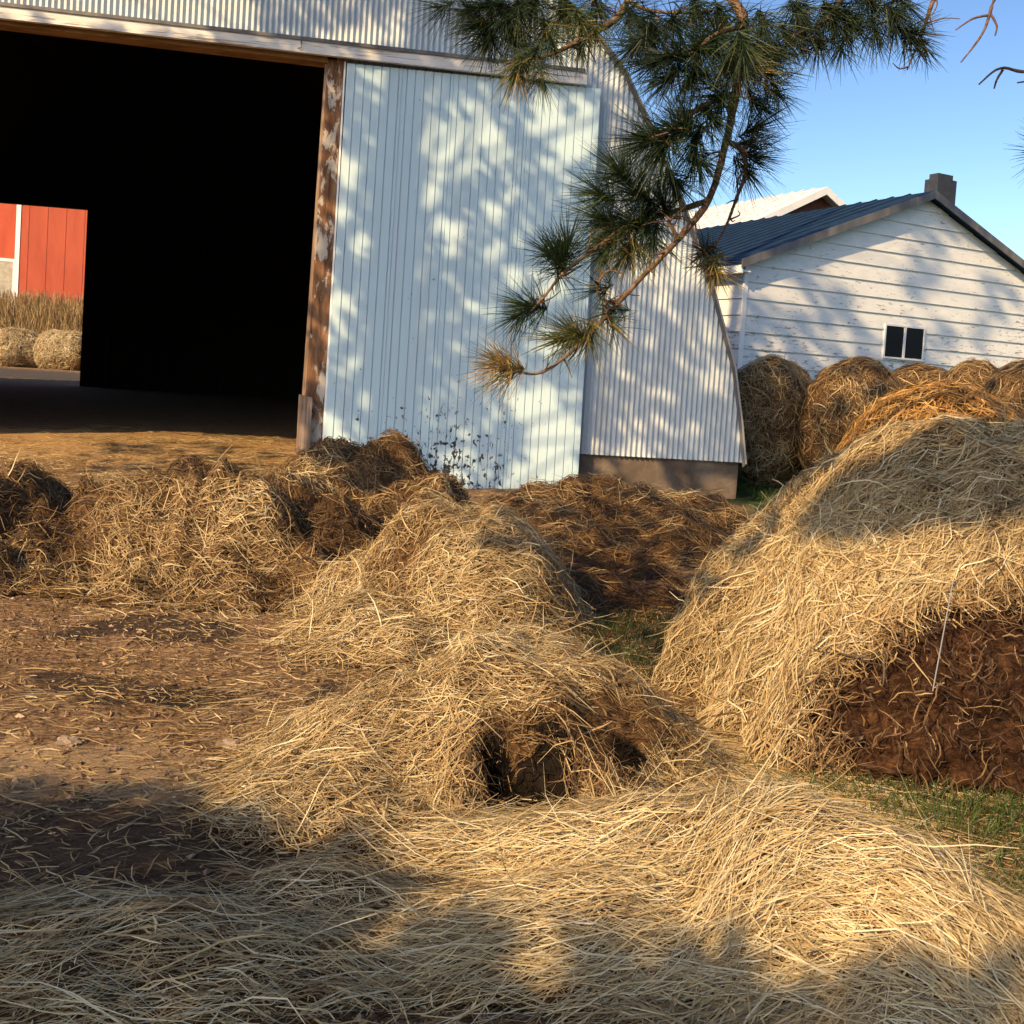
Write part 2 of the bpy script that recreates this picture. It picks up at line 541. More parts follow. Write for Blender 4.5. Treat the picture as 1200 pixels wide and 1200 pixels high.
# ------------------------------------------------------------------ strands
def strands(mb, P, N, T, L, W, rnd, proj=None, k=5, curl=.25, lift=(.0, .015), tilt=.12, mat=1, kink=0.0):
    n = len(P)
    if n == 0:
        return
    T = T - N * np.sum(T * N, 1, keepdims=True)
    T /= np.linalg.norm(T, axis=1, keepdims=True) + 1e-9
    B = np.cross(N, T)
    cu = RNG.normal(0, curl, n)
    lf = RNG.uniform(lift[0], lift[1], n)
    ti = RNG.normal(0, tilt, n)
    bow = RNG.uniform(-.1, .12, n)
    tw0, tw1 = RNG.uniform(-.8, .8, n), RNG.uniform(-.9, .9, n)
    verts = np.zeros((n, k, 2, 3))
    kk = RNG.normal(0, kink, (n, k)) if kink else None
    for j in range(k):
        s = j / (k - 1) - .5
        q = P + T * (L * s)[:, None] + B * (L * cu * (s * s - .08))[:, None]
        if kk is not None:
            q = q + B * (L * kk[:, j])[:, None]
        if proj is not None:
            q = proj(q)
        q = q + N * (lf + L * (ti * s + bow * (.25 - s * s)))[:, None]
        w = W * (1 - .6 * abs(2 * s) ** 3) * .5
        tw = tw0 + tw1 * s
        side = B * np.cos(tw)[:, None] + N * np.sin(tw)[:, None]
        verts[:, j, 0] = q - side * w[:, None]
        verts[:, j, 1] = q + side * w[:, None]
    base = (np.arange(n) * (2 * k))[:, None]
    j = np.arange(k - 1)[None] * 2
    f = np.stack([base + j, base + j + 1, base + j + 3, base + j + 2], -1).reshape(-1, 4)
    mb.add(verts.reshape(-1, 3), f, mat, np.repeat(np.clip(rnd, 0, 1), 2 * k))


def nrm_of(hf, x, y, e=.02):
    gx = (hf(x + e, y) - hf(x - e, y)) / (2 * e)
    gy = (hf(x, y + e) - hf(x, y - e)) / (2 * e)
    n = np.stack([-gx, -gy, np.ones_like(x)], 1)
    return n / np.linalg.norm(n, axis=1, keepdims=True)


def heap(key, name, label, n, tone=.6, tvar=.2, flow=0.0, flow_var=1.0, jitter=.35, Lr=(.12, .38), Wd=.0045,
         clumps=(), tone_patch=(), res=.035, down=0.0, ns=1.6, rise=.0, shade_hollows=()):
    """a heap of hay: packed body plus its loose stems"""
    bs = PILES[key]['bumps']
    x0 = min(b.cx - 1.9 * max(b.rx, b.ry) for b in bs)
    x1 = max(b.cx + 1.9 * max(b.rx, b.ry) for b in bs)
    y0 = min(b.cy - 1.9 * max(b.rx, b.ry) for b in bs)
    y1 = max(b.cy + 1.9 * max(b.rx, b.ry) for b in bs)
    xs, ys = np.arange(x0, x1, res), np.arange(y0, y1, res)
    X, Y = np.meshgrid(xs, ys)
    own = pile_h(key, X.ravel(), Y.ravel()).reshape(X.shape)
    oth = np.zeros_like(own)
    for k in PILES:
        if k != key:
            oth = np.maximum(oth, pile_h(k, X.ravel(), Y.ravel()).reshape(X.shape))
    g = ground_h(X.ravel(), Y.ravel()).reshape(X.shape)
    rough = .022 * fbm2(X.ravel(), Y.ravel(), 9, 77).reshape(X.shape) + .012 * fbm2(X.ravel(), Y.ravel(), 24, 78).reshape(X.shape)
    Z = g + own + rough * np.clip(own / .1, 0, 1) - .012
    keep = (own > .018)
    cell = keep[:-1, :-1] & keep[1:, :-1] & keep[:-1, 1:] & keep[1:, 1:]
    nx = len(xs)
    jj, ii = np.nonzero(cell)
    a = jj * nx + ii
    f = np.stack([a, a + 1, a + nx + 1, a + nx], 1)
    mb = MB()
    V = np.stack([X, Y, Z], -1).reshape(-1, 3)
    used, inv = np.unique(f.ravel(), return_inverse=True)
    V, f = V[used], inv.reshape(-1, 4)
    cen = V[f].mean(1)
    rot = np.zeros(len(f), bool)  # faces that take the painted dark of the hollow
    for (hx, hy, hr) in shade_hollows:
        rot |= (cen[:, 0] - hx) ** 2 + (cen[:, 1] - hy) ** 2 < (hr * (1 + .5 * fbm2(cen[:, 0], cen[:, 1], 9, 55))) ** 2
    mb.add(V, f[~rot], 0, .2)
    if rot.any():
        mb.add(V, f[rot], 2, .2)

    hf = lambda x, y: ground_h(x, y) + pile_h(key, x, y)
    # stems, thrown by area and kept where this heap is the top one
    x, y = RNG.uniform(x0, x1, n * 4), RNG.uniform(y0, y1, n * 4)
    h = pile_h(key, x, y)
    o = np.zeros_like(h)
    for k in PILES:
        if k != key:
            o = np.maximum(o, pile_h(k, x, y))
    okk = (h > .015 + .05 * RNG.random(len(x)) ** 2) & (h > o - .03)
    nm = nrm_of(hf, x, y)
    okk &= RNG.random(len(x)) < np.clip(1 / nm[:, 2], 1, 3) / 3
    # bare spots (holes)
    for (hx, hy, hr, hd) in clumps:
        okk &= (((x - hx) ** 2 + (y - hy) ** 2) > (hr * RNG.uniform(.7, 1.15, len(x))) ** 2) | (RNG.random(len(x)) > hd)
    idx = np.nonzero(okk)[0][:n]
    x, y, nm = x[idx], y[idx], nm[idx]
    q = len(x)
    ang = flow + flow_var * (fbm2(x, y, ns, 31) * 2.2 + .8 * fbm2(x, y, 6.5, 33, 2)) + RNG.normal(0, jitter, q)
    T = np.stack([np.cos(ang), np.sin(ang), np.zeros(q)], 1)
    if down:
        dn = np.stack([nm[:, 0], nm[:, 1], np.zeros(q)], 1)
        T = T * (1 - down) + dn * down * 2.5 * np.sign(RNG.random(q) - .3)[:, None]
    P = np.stack([x, y, hf(x, y)], 1)

    def proj(p):
        r = p.copy()
        r[:, 2] = .35 * p[:, 2] + .65 * hf(p[:, 0], p[:, 1])
        r[:, 2] = np.maximum(r[:, 2], all_h(p[:, 0], p[:, 1]) - .01)
        return r

    tn = tone + tvar * (1.1 * fbm2(x, y, 2.6, 41) + .9 * fbm2(x, y, 8.5, 43, 2)) + RNG.normal(0, .19, q)
    for (tx, ty, tr, td) in tone_patch:
        tn += td * np.exp(-(((x - tx) ** 2 + (y - ty) ** 2) / tr ** 2))
    L = Lr[0] * .5 + (Lr[1] - Lr[0] * .5) * RNG.random(q) ** 1.5
    W = Wd * (.45 + 1.2 * RNG.random(q) ** 1.6)
    free = np.ones(q, bool)
    for (hx, hy, hr) in shade_hollows:
        for e_ in (-.5, -.25, 0, .25, .5):
            pe = P + T * (L * e_)[:, None]
            free &= ((pe[:, 0] - hx) ** 2 + (pe[:, 1] - hy) ** 2 > (hr * .8) ** 2) | (RNG.random(q) < .015)
    x, y, nm, T, P, tn, L, W = x[free], y[free], nm[free], T[free], P[free], tn[free], L[free], W[free]
    q = len(x)
    for (hx, hy, hr) in shade_hollows:                        # near-black fibres, painting the hollow's shade
        m_ = 520
        rr_, aa_ = hr * 1.1 * RNG.random(m_) ** .5, RNG.uniform(0, 6.28, m_)
        xr, yr = hx + rr_ * np.cos(aa_), hy + rr_ * np.sin(aa_)
        Tr = RNG.normal(0, 1, (m_, 3))
        strands(mb, np.stack([xr, yr, hf(xr, yr)], 1), nrm_of(hf, xr, yr), Tr, RNG.uniform(.03, .11, m_), RNG.uniform(.002, .005, m_), RNG.uniform(0, .14, m_), None, 4, .6, (.0, .015), .3, 2, .05)
    strands(mb, P, nm, T, L, W, tn, proj, 5, .4, (-.006, .022 + rise), .13, 1, .035)
    # broken leaf and chaff between the stems
    fl = np.nonzero(RNG.random(q) < .75)[0]
    for (hx, hy, hr) in shade_hollows:
        fl = fl[(P[fl, 0] - hx) ** 2 + (P[fl, 1] - hy) ** 2 > (hr * 1.15) ** 2]
    a2 = RNG.uniform(0, 6.28, len(fl))
    T2 = np.stack([np.cos(a2), np.sin(a2), np.zeros(len(fl))], 1)
    P2 = P[fl] + np.stack([RNG.normal(0, .04, len(fl)), RNG.normal(0, .04, len(fl)), np.zeros(len(fl))], 1)
    P2[:, 2] = hf(P2[:, 0], P2[:, 1])
    strands(mb, P2, nm[fl], T2, RNG.uniform(.012, .06, len(fl)), Wd * RNG.uniform(.8, 2.4, len(fl)), tn[fl] - .12 + RNG.normal(0, .12, len(fl)), None, 3, .5, (0, .016), .3, 1, .03)
    # some loose ends that stand off the heap
    m2 = RNG.random(q) < .09
    for (hx, hy, hr) in shade_hollows:
        m2 &= (P[:, 0] - hx) ** 2 + (P[:, 1] - hy) ** 2 > (hr * 1.6) ** 2
    strands(mb, P[m2], nm[m2], T[m2], L[m2] * .8, W[m2], tn[m2] + .08, None, 5, .5, (.01, .05), .45, 1, .02)
    b0 = bs[0]
    loc = (b0.cx, b0.cy, 0.0)
    ob = mb.build(name, [M['hay_base'], M['straw'], M['rot']], None, True, loc)
    return tag(ob, label, 'hay pile', 'heaps of loose hay in the yard')


heap('front_sweep', 'hay_pile', 'low sweep of long pale straw in front of the mound with a hole', 30000, .72, .14, R(-25), .8, .25, (.12, .5), .0027, ns=1.5)
heap('front_shaded', 'hay_pile', 'flat scatter of greyish hay lying in the tree shadow, beside the pale sweep', 16000, .68, .2, R(12), .7, .35, (.12, .45), .0027)
heap('mid_mound', 'hay_pile', 'knee-high straw mound with a dark hole and a brown patch in its front', 21000, .61, .13, R(35), .8, .5, (.08, .34), .0032,
     clumps=[(*H1, .13, 1), (*H2, .075, .95), (*H3, .2, .85), (-.62, 4.12, .1, .9)], tone_patch=[(*H3, .25, -.5), (*H1, .2, -.35), (*H2, .1, -.3)], down=.25, shade_hollows=[(H1[0] + .02, H1[1] + .04, .13), (*H2, .055), (H3[0] + .02, H3[1] - .05, .04)], res=.02)
heap('second_mound', 'hay_pile', 'steep golden straw mound behind the mound with a hole', 15000, .56, .13, R(10), .9, .6, (.1, .36), .0042, down=.15,
     clumps=[(-.55, 5.5, .12, .9)], tone_patch=[(-.55, 5.5, .22, -.35)])
heap('door_heap', 'hay_pile', 'dark weathered hay heap against the foot of the pale sliding door', 8000, .25, .2, R(0), 1, .7, (.12, .38), .006, down=.2,
     tone_patch=[(-1.75, 8.2, .3, .25), (-.6, 8.0, .3, .2)])
heap('left_row', 'hay_pile', 'broad brown hay heap in front of the open doorway', 13000, .24, .2, R(0), 1.2, .8, (.1, .36), .005, down=.25,
     tone_patch=[(-2.05, 6.75, .25, -.4), (-2.2, 5.8, .5, .2), (-1.2, 6.5, .3, -.25), (-2.9, 6.2, .25, -.3), (-1.6, 6.1, .25, .15)])
heap('far_left', 'hay_pile', 'brown hay heap cut by the picture edge, beside a dark gap', 5000, .24, .2, R(0), 1.2, .8, (.1, .36), .005, down=.3)
heap('dark_heap', 'hay_pile', 'low dark hay heap spread below the concrete foundation', 13000, .22, .22, R(-20), .8, .6, (.14, .5), .0055,
     tone_patch=[(1.5, 8.9, .4, .25), (.9, 7.4, .2, .3), (.75, 6.4, .6, -.25)])  # last patch puts the mounds' shade into the stem tone

# ------------------------------------------------------------------ ground sheet
def axis(lo, hi, step, far):
    a = list(np.arange(lo, hi + 1e-6, step))
    d, x, left = step, lo, []
    while x > -far:
        d *= 1.25
        x -= d
        left.append(x)
    d, x, right = step, hi, []
    while x < far:
        d *= 1.25
        x += d
        right.append(x)
    return np.array(left[::-1] + a + right)


xs, ys = axis(-6, 5, .05, 900), axis(1.5, 14, .05, 900)
X, Y = np.meshgrid(xs, ys)
Z = ground_h(X.ravel(), Y.ravel())
nx, ny = len(xs), len(ys)
a = (np.arange(ny - 1)[:, None] * nx + np.arange(nx - 1)[None]).ravel()
mb = MB().add(np.stack([X.ravel(), Y.ravel(), Z], 1), np.stack([a, a + 1, a + nx + 1, a + nx], 1))
gr = mb.build('ground', M['ground'], None, True)
tag(gr, kind='structure')


# loose straw over the yard
def scatter(name, n, region, dens, Lr, Wd, tone, tv, mat, label, cat, flow=0.0, jitter=.8, upright=0.0, ns=1.2, short=False):
    x, y = RNG.uniform(region[0], region[1], n), RNG.uniform(region[2], region[3], n)
    ok = RNG.random(n) < dens(x, y)
    for k in PILES:
        ok &= pile_h(k, x, y) < .06
    x, y = x[ok], y[ok]
    q = len(x)
    nm = nrm_of(ground_h, x, y)
    ang = flow + 1.5 * fbm2(x, y, ns, 91) + RNG.normal(0, jitter, q)
    T = np.stack([np.cos(ang), np.sin(ang), np.zeros(q)], 1)
    P = np.stack([x, y, ground_h(x, y) if short else all_h(x, y)], 1)
    L, W = RNG.uniform(*Lr, q), Wd * RNG.uniform(.6, 1.4, q)
    tn = tone + tv * fbm2(x, y, 2.0, 93) + RNG.normal(0, .14, q)
    mb = MB()
    if upright:
        T = T * .55 + np.array([0, 0, 1.0]) * RNG.uniform(.5, 1.2, q)[:, None]
        T /= np.linalg.norm(T, axis=1, keepdims=True)
        N = np.cross(T, RNG.normal(0, 1, (q, 3)))
        N /= np.linalg.norm(N, axis=1, keepdims=True)
        strands(mb, P + T * (L * .45)[:, None], N, T, L, W, tn, None, 4, .5, (0, 0), 0, 0)
    else:
        def proj(p):
            r = p.copy()
            r[:, 2] = all_h(p[:, 0], p[:, 1])
            return r
        if short:
            strands(mb, P, nm, T, L, W, tn, None, 3, .3, (.001, .010), .12, 0, .02)
        else:
            strands(mb, P, nm, T, L, W, tn, proj, 4, .4, (.001, .014), .05, 0, .02)
    ob = mb.build(name, M[mat])
    tag(ob, label, cat, None, 'stuff')
    return ob


def near_piles(x, y):
    h = 0
    for k in PILES:
        for dx, dy in ((0, 0), (.15, 0), (-.15, 0), (0, .15), (0, -.15)):
            h = np.maximum(h, pile_h(k, x + dx, y + dy))
    return h


def d1(x, y):
    patch = np.clip(.28 + .9 * fbm2(x, y * 1.6, 1.3, 96), .04, 1)
    right = np.clip((x - .1) / .4, 0, 1) * np.clip((5.0 - y) / .6, 0, 1)
    return np.clip(patch + .8 * np.clip(near_piles(x, y) / .05, 0, 1) + right, 0, 1) * np.clip(1.2 - y / 14, .25, 1)


scatter('loose_straw', 26000, (-7.5, -1.6, 8.3, 17.5), lambda x, y: np.clip(.45 + 1.3 * fbm2(x, y, 1.1, 99), .02, 1), (.06, .28), .0075, .5, .25, 'straw',
        'straw litter on the sunlit soil in the barn doorway', 'straw', 0, .8, short=True)
scatter('loose_straw', 60000, (-4.5, 3.2, 1.9, 11.5), d1, (.05, .2), .0038, .5, .25, 'straw',
        'trampled straw and chaff strewn over the brown yard', 'straw', 0, .7)


def d0(x, y):
    return np.clip(.6 + 1.1 * fbm2(x, y * 1.8, 2.2, 95), .12, 1) * np.clip(1.2 - y / 16, .4, 1)


scatter('loose_straw', 270000, (-6.5, 1.6, 2.0, 16.5), d0, (.012, .085), .0052, .46, .25, 'straw',
        'short broken chaff trodden into the brown yard', 'straw', 0, .7, short=True)


def d2(x, y):
    return np.clip(np.clip((x - .9) / .6, 0, 1) * np.clip((4.4 - y) / .5, 0, 1) * (.5 + 1.4 * fbm2(x, y, 2.2, 97)), 0, 1)


scatter('grass', 22000, (.9, 2.6, 2.3, 4.4), d2, (.03, .08), .003, .5, .35, 'grass', 'short green grass growing through the straw before the big bale', 'grass', 0, 2, 1)
scatter('grass', 4000, (.45, 1.1, 4.7, 6.0), lambda x, y: x * 0 + .8, (.03, .08), .003, .08, .2, 'grass',  # low tone paints the hollow's shade into the blades
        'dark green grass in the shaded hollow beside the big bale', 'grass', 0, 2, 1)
scatter('grass', 14000, (3.2, 6.0, 9.5, 15.5), lambda x, y: x * 0 + .8, (.06, .16), .008, .55, .3, 'grass',
        'green grass strip between the barn corner and the far bales', 'grass', 0, 2, 1)
# pale straw lying before the big bale and round the mounds
scatter('loose_straw', 30000, (.3, 2.8, 2.0, 4.3), lambda x, y: np.clip(.75 + .8 * fbm2(x, y, 1.8, 98) - .6 * np.clip((x - 1.3) / .4, 0, 1) * np.clip((y - 2.7) / .3, 0, 1), 0, 1),
        (.12, .4), .004, .66, .2, 'straw', 'long pale straw raked out before the big bale', 'straw', R(-15), .35)

# crumbs of soil over the track
q = 42000
x, y = RNG.uniform(-4.6, 1.2, q), 2.1 + 9.5 * RNG.random(q) ** 1.6
ok = RNG.random(q) < np.clip(.5 + 1.2 * fbm2(x, y, 1.7, 401), .08, 1)
for k in PILES:
    ok &= pile_h(k, x, y) < .04
x, y = x[ok], y[ok]
q = len(x)
r = .0035 + .013 * RNG.random(q) ** 4
oc = np.array([(1, 0, 0), (-1, 0, 0), (0, 1, 0), (0, -1, 0), (0, 0, 1), (0, 0, -1)], float)
V = oc[None] * r[:, None, None] * RNG.uniform(.6, 1.5, (q, 6, 1)) + RNG.normal(0, .25, (q, 6, 3)) * r[:, None, None]
V[..., 2] *= .7
V += np.stack([x, y, ground_h(x, y) + r * .2], 1)[:, None]
ft = np.array([(0, 2, 4), (2, 1, 4), (1, 3, 4), (3, 0, 4), (2, 0, 5), (1, 2, 5), (3, 1, 5), (0, 3, 5)])
mbc = MB()
mbc.add(V.reshape(-1, 3), (ft[None] + (np.arange(q) * 6)[:, None, None]).reshape(-1, 3), 0, np.repeat(RNG.random(q), 6))
M['crumb'] = straw_mat('soil_crumbs', [(0, (.05, .026, .016)), (.5, (.15, .085, .05)), (1, (.36, .24, .15))], 0)
tag(mbc.build('dirt_crumbs', M['crumb']), 'small crumbs of brown soil over the track', 'dirt', None, 'stuff')

# a few clods and stones on the track
for i, (px, py, r) in enumerate([(80, 872, .035), (272, 872, .04), (232, 556, .07)]):
    p = gnd(px, py)
    mbs = MB()
    th, ph = np.meshgrid(np.linspace(0, math.pi, 9), np.linspace(0, 2 * math.pi, 12, endpoint=False), indexing='ij')
    d = np.stack([np.sin(th) * np.cos(ph), np.sin(th) * np.sin(ph), np.cos(th)], -1).reshape(-1, 3)
    v = d * r * (1 + .7 * fbm(d * 2.6 + i * 7.1, 5))[:, None] * np.array([1.4, .9, .55])
    fi = np.array([(a_ * 12 + b_, (a_ + 1) * 12 + b_, (a_ + 1) * 12 + (b_ + 1) % 12, a_ * 12 + (b_ + 1) % 12) for a_ in range(8) for b_ in range(12)])
    mbs.add(v + np.array([0, 0, r * .12]), fi)
    o = mbs.build('dirt_clod', M['stone'], None, False)
    o.location = (p[0], p[1], float(ground_h(p[0], p[1])))
    tag(o, ['pale clod on the bare track near the picture edge', 'small pale clod on the track beside the straw mound', 'dark brown clod on the lit soil before the doorway',
            'flat pale clod just above the big foreground shadow', 'small clod beside the dark wet patch of the track'][i], 'clod', 'clods lying on the track')


# ------------------------------------------------------------------ bales
class Bale:
    def __init__(self, c, ax, R_, Rz, Lh, e=5, nz=.06, ns=2.2, seed=0, taper=0.0, fold=0.0):
        self.taper, self.fold = taper, fold
        self.c = np.asarray(c, float)
        self.u = np.array([math.cos(ax), math.sin(ax), 0])
        self.v = np.array([-math.sin(ax), math.cos(ax), 0])
        self.R, self.Rz, self.Lh, self.e, self.nz, self.ns, self.seed = R_, Rz, Lh, e, nz, ns, seed

    def g(self, d):
        a, b, c = d @ self.u / self.Lh, d @ self.v / self.R, d[:, 2] / self.Rz
        r = np.sqrt(b * b + c * c)
        return (np.abs(a) ** self.e + r ** self.e) ** (1 / self.e) + 1e-9

    def surf(self, p):
        d = self.und(p - self.c)
        g = self.g(d)
        q = d / g[:, None]
        q = q * (1 + self.nz * (fbm(q * self.ns + self.seed * 3.7, self.seed) + .35 * fbm(q * self.ns * 4, self.seed + 5, 2)))[:, None]
        if self.fold:
            q = q * (1 + self.fold * fbm(q * np.array([5.5, 5.5, 1.1]) + 3.3, self.seed + 9, 2) * np.clip(1.1 - q[:, 2] / self.Rz, 0, 1))[:, None]
        return self.c + q * self.tp(q[:, 2])

    def tp(self, z):
        s = 1 - self.taper * np.clip(z / self.Rz, -1, 1.1)
        return np.stack([s, s, np.ones_like(s)], 1)

    def und(self, d):
        return d / self.tp(d[:, 2])

    def normal(self, p):
        d = p - self.c
        e = .01
        g0 = np.stack([self.g(self.und(d + np.eye(3)[i] * e)) - self.g(self.und(d - np.eye(3)[i] * e)) for i in range(3)], 1)
        return g0 / (np.linalg.norm(g0, axis=1, keepdims=True) + 1e-9)


def bale(name, label, B, n, tone, tvar=.15, Lr=(.15, .4), Wd=.005, wrap=.75, end_down=.5, damp=None, group=None, nseg=(48, 72), ground=0.0,
         jitter=.4, mask=None, lift=.03, tone_fn=None, cat='hay bale', top_axial=False, straw='straw'):
    nt_, np_ = nseg
    th, ph = np.meshgrid(np.linspace(.001, math.pi - .001, nt_), np.linspace(0, 2 * math.pi, np_, endpoint=False), indexing='ij')
    d = np.stack([np.cos(th) * 1.0, np.sin(th) * np.cos(ph), np.sin(th) * np.sin(ph)], -1).reshape(-1, 3)
    d = d[:, :1] * B.u * B.Lh + d[:, 1:2] * B.v * B.R + d[:, 2:] * np.array([0, 0, B.Rz])
    v = B.surf(B.c + d)
    nn = B.normal(v)
    v = v - nn * (.015 + .03 * fbm(v * 11, 3)[:, None])
    if damp is not None:
        v = v - nn * (damp(v) * (.04 + .07 * np.abs(fbm(v * np.array([5, 5, 11]), 8)) + .05 * fbm(v * np.array([16, 16, 30]), 9)))[:, None]
    v[:, 2] = np.maximum(v[:, 2], ground - .05)
    fi = np.array([(a_ * np_ + b_, a_ * np_ + (b_ + 1) % np_, (a_ + 1) * np_ + (b_ + 1) % np_, (a_ + 1) * np_ + b_) for a_ in range(nt_ - 1) for b_ in range(np_)])
    mb = MB()
    if damp is not None:
        ctr = v[fi].mean(1)
        dm = damp(ctr) > .5
        mb.add(v, fi[~dm], 0, .2)
        mb.add(v, fi[dm], 2, .2)
    else:
        mb.add(v, fi, 0, .2)
    # stems
    q = n * 3
    dd = RNG.normal(0, 1, (q, 3))
    dd /= np.abs(dd).max(1, keepdims=True)
    p = B.surf(B.c + dd[:, :1] * B.u * B.Lh + dd[:, 1:2] * B.v * B.R + dd[:, 2:] * np.array([0, 0, B.Rz]))
    ok = p[:, 2] > ground
    nn = B.normal(p)
    tocam = CAM - p
    tocam /= np.linalg.norm(tocam, axis=1, keepdims=True)
    ok &= (np.sum(nn * tocam, 1) > -.45)           # nobody can walk round behind
    if damp is not None:
        ok &= RNG.random(q) > .86 * damp(p)
    if mask is not None:
        ok &= RNG.random(q) < mask(p)
    i = np.nonzero(ok)[0][:n]
    p, nn = p[i], nn[i]
    q = len(p)
    endness = np.abs(nn @ B.u)[:, None]
    circ = np.cross(nn, B.u[None])                   # wrapped round the roll
    axial = np.broadcast_to(B.u, p.shape)
    dn = np.array([[0, 0, -1.0]]) + RNG.normal(0, .25, (q, 3))
    w = np.clip(wrap + RNG.normal(0, jitter, q), -1, 1.3)[:, None]
    T = circ * w + axial * (1 - np.abs(w)) * np.sign(RNG.normal(0, 1, (q, 1)))
    T = T * (1 - endness) + (dn * end_down + (1 - end_down) * RNG.normal(0, 1, (q, 3))) * endness
    if top_axial:
        up_ = np.clip((nn[:, 2:] - .55) / .25, 0, 1)
        T = T * (1 - up_) + (axial + .5 * circ * RNG.normal(0, 1, (q, 1))) * up_
    T += RNG.normal(0, jitter * .5, (q, 3))
    tn = tone + tvar * (1.1 * fbm(p * 2.3, 17) + .9 * fbm(p * 8.5, 18, 2)) + RNG.normal(0, .19, q)
    if tone_fn is not None:
        tn = tn + tone_fn(p)
    L = Lr[0] * .5 + (Lr[1] - Lr[0] * .5) * RNG.random(q) ** 1.5
    W = Wd * (.45 + 1.2 * RNG.random(q) ** 1.6)
    if damp is not None:
        dz = damp(p)
        tn -= .5 * dz
        L = L * (1 - .6 * dz)
        T = T + dz[:, None] * RNG.normal(0, .8, T.shape)
    strands(mb, p, nn, T, L, W, tn, B.surf, 6, .4, (-.008, lift), .11, 1, .03)
    fl = np.nonzero(RNG.random(q) < .75)[0]
    p2 = B.surf(p[fl] + RNG.normal(0, .04, (len(fl), 3)))
    strands(mb, p2, nn[fl], RNG.normal(0, 1, (len(fl), 3)), Lr[0] / .15 * RNG.uniform(.012, .06, len(fl)), Wd * RNG.uniform(.7, 2.0, len(fl)),
            tn[fl] - .12 + RNG.normal(0, .12, len(fl)), None, 3, .5, (-.01, .016), .3, 1, .03)
    m2 = RNG.random(q) < .09
    strands(mb, p[m2], nn[m2], T[m2], L[m2] * .7, W[m2], tn[m2] + .06, None, 5, .4, (.01, .05), .35, 1, .02)
    ob = mb.build(name, [M['hay_base'], M[straw], M['damp']], None, True, (B.c[0], B.c[1], ground))
    return tag(ob, label, cat, group)


GB = 'round hay bales stored by the white house'
# big collapsed bale on the right: damp brown heart showing in its lower front
BB = Bale((2.33, 4.75, .38), R(14), 1.0, .98, 1.28, 2.9, .12, 1.7, 4, .44, .10)


def damp_zone(p):
    # where the outer hay has fallen off the front
    c = np.array([2.2, 3.6, .13])
    d = (p - c) / np.array([.92, 1.0, .64])
    e = (d ** 2).sum(1) + .4 * fbm(p * 3.5, 21) + .25 * fbm(p * 11, 22)
    return np.clip((1.25 - e) / .5, 0, 1) * (p[:, 1] < 4.7)


bale('hay_bale', 'huge slumped round bale of golden straw with its damp brown heart showing', BB, 36000, .60, .14, (.13, .4), .0042, .85, .75, damp_zone, GB,
     (130, 200), 0, .28, None, .035, top_axial=True)
tw = MB()
pts = []
for t in np.linspace(0, 1, 9):
    x, y = 1117 - 24 * t, 680 + 130 * t
    p0 = BB.surf((at(x, y, 4.0))[None])[0]
    # first surface met by the ray
    dray = ray(x, y)
    s = 2.5
    for _ in range(400):
        pp = CAM + dray * s
        if BB.g(BB.und((pp - BB.c)[None]))[0] < 1.03 + .05:
            break
        s += .01
    pts.append(CAM + dray * (s - .02))
tw.tube(pts, .0022, 5)
o = tw.build('twine', M['twine'], bpy.data.objects['hay_bale'])

B2 = Bale((2.98, 6.75, .70), R(65), .72, .86, .75, 3.4, .06, 2, 9)
bale('hay_bale', 'bright orange straw bale rising just behind the huge slumped bale', B2, 12000, .55, .1, (.1, .26), .006, .3, .2, None, GB, (40, 64), 0, .8, straw='orange')
for i, (px, Y, rz, rx, lh, ax, lab, tn) in enumerate([
        (905, 14.3, .80, .62, .7, R(60), 'weathered round bale touching the barn corner, sunlit on one flank', .46),
        (1000, 13.6, .82, .72, .7, R(72), 'dark round bale second from the barn corner, with a domed top', .3),
        (1078, 15.6, .78, .75, .7, R(70), 'dark low bale below the small window of the house', .28),
        (1140, 14.4, .8, .62, .7, R(62), 'dark bale past the small window, behind the orange straw', .3),
        (1205, 13.4, .85, .66, .75, R(68), 'dark round bale cut by the picture edge, below the siding', .3)]):
    topy = [420, 422, 429, 427, 424][i]
    c = at(px, 480, Y)
    ztop = at(px, topy, Y)[2]
    rz += .12
    B = Bale((c[0], Y, ztop - rz * 1.0), ax, rx, rz, lh, 4, .11, 2, 30 + i, 0, .06)
    bale('hay_bale', lab, B, 5000, tn, .2, (.15, .4), .008, .9, .4, None, GB, (32, 48), 0, .25)

# a row of bales and a bank of tall dry grass beyond the barn
GS = 'pale straw bales in a row beyond the barn'
for j in range(4):
    Y = 48.5
    px = [-28, 22, 72, 124][j]
    c = at(px, 400, Y)
    B = Bale((c[0], Y + .1 * j, .85), R(4 + 30 * (j % 2)), 1.0, [1.12, 1.02, 1.12, 1.0][j], 1.12, 3.6, .15, 1.4, 60 + j)
    lab = 'straw bale beyond the barn, ' + ['outermost, cut by the picture edge', 'below the white corner trim', 'before the plain red wall', 'nearest the far door edge'][j]
    bale('straw_bale', lab, B, 4000, .62, .15, (.3, .8), .020, .5, .3, None, GS, (24, 40), 0, .6)
mbk = MB()
bx = np.linspace(-40, -14, 60)
prof_b = [(50.0, -.3), (51.0, 1.2), (52.5, 2.3), (56, 2.5), (60, .3), (62, -.3)]
V = np.array([(x_, y_ + .4 * math.sin(x_ * .7), z_ * (1 + .08 * math.sin(x_ * 1.3))) for x_ in bx for y_, z_ in prof_b])
k_ = len(prof_b)
mbk.add(V, [(i_ * k_ + j_, (i_ + 1) * k_ + j_, (i_ + 1) * k_ + j_ + 1, i_ * k_ + j_ + 1) for i_ in range(59) for j_ in range(k_ - 1)])
tag(mbk.build('bank', M['ground'], None, True), kind='structure')
q = 14000
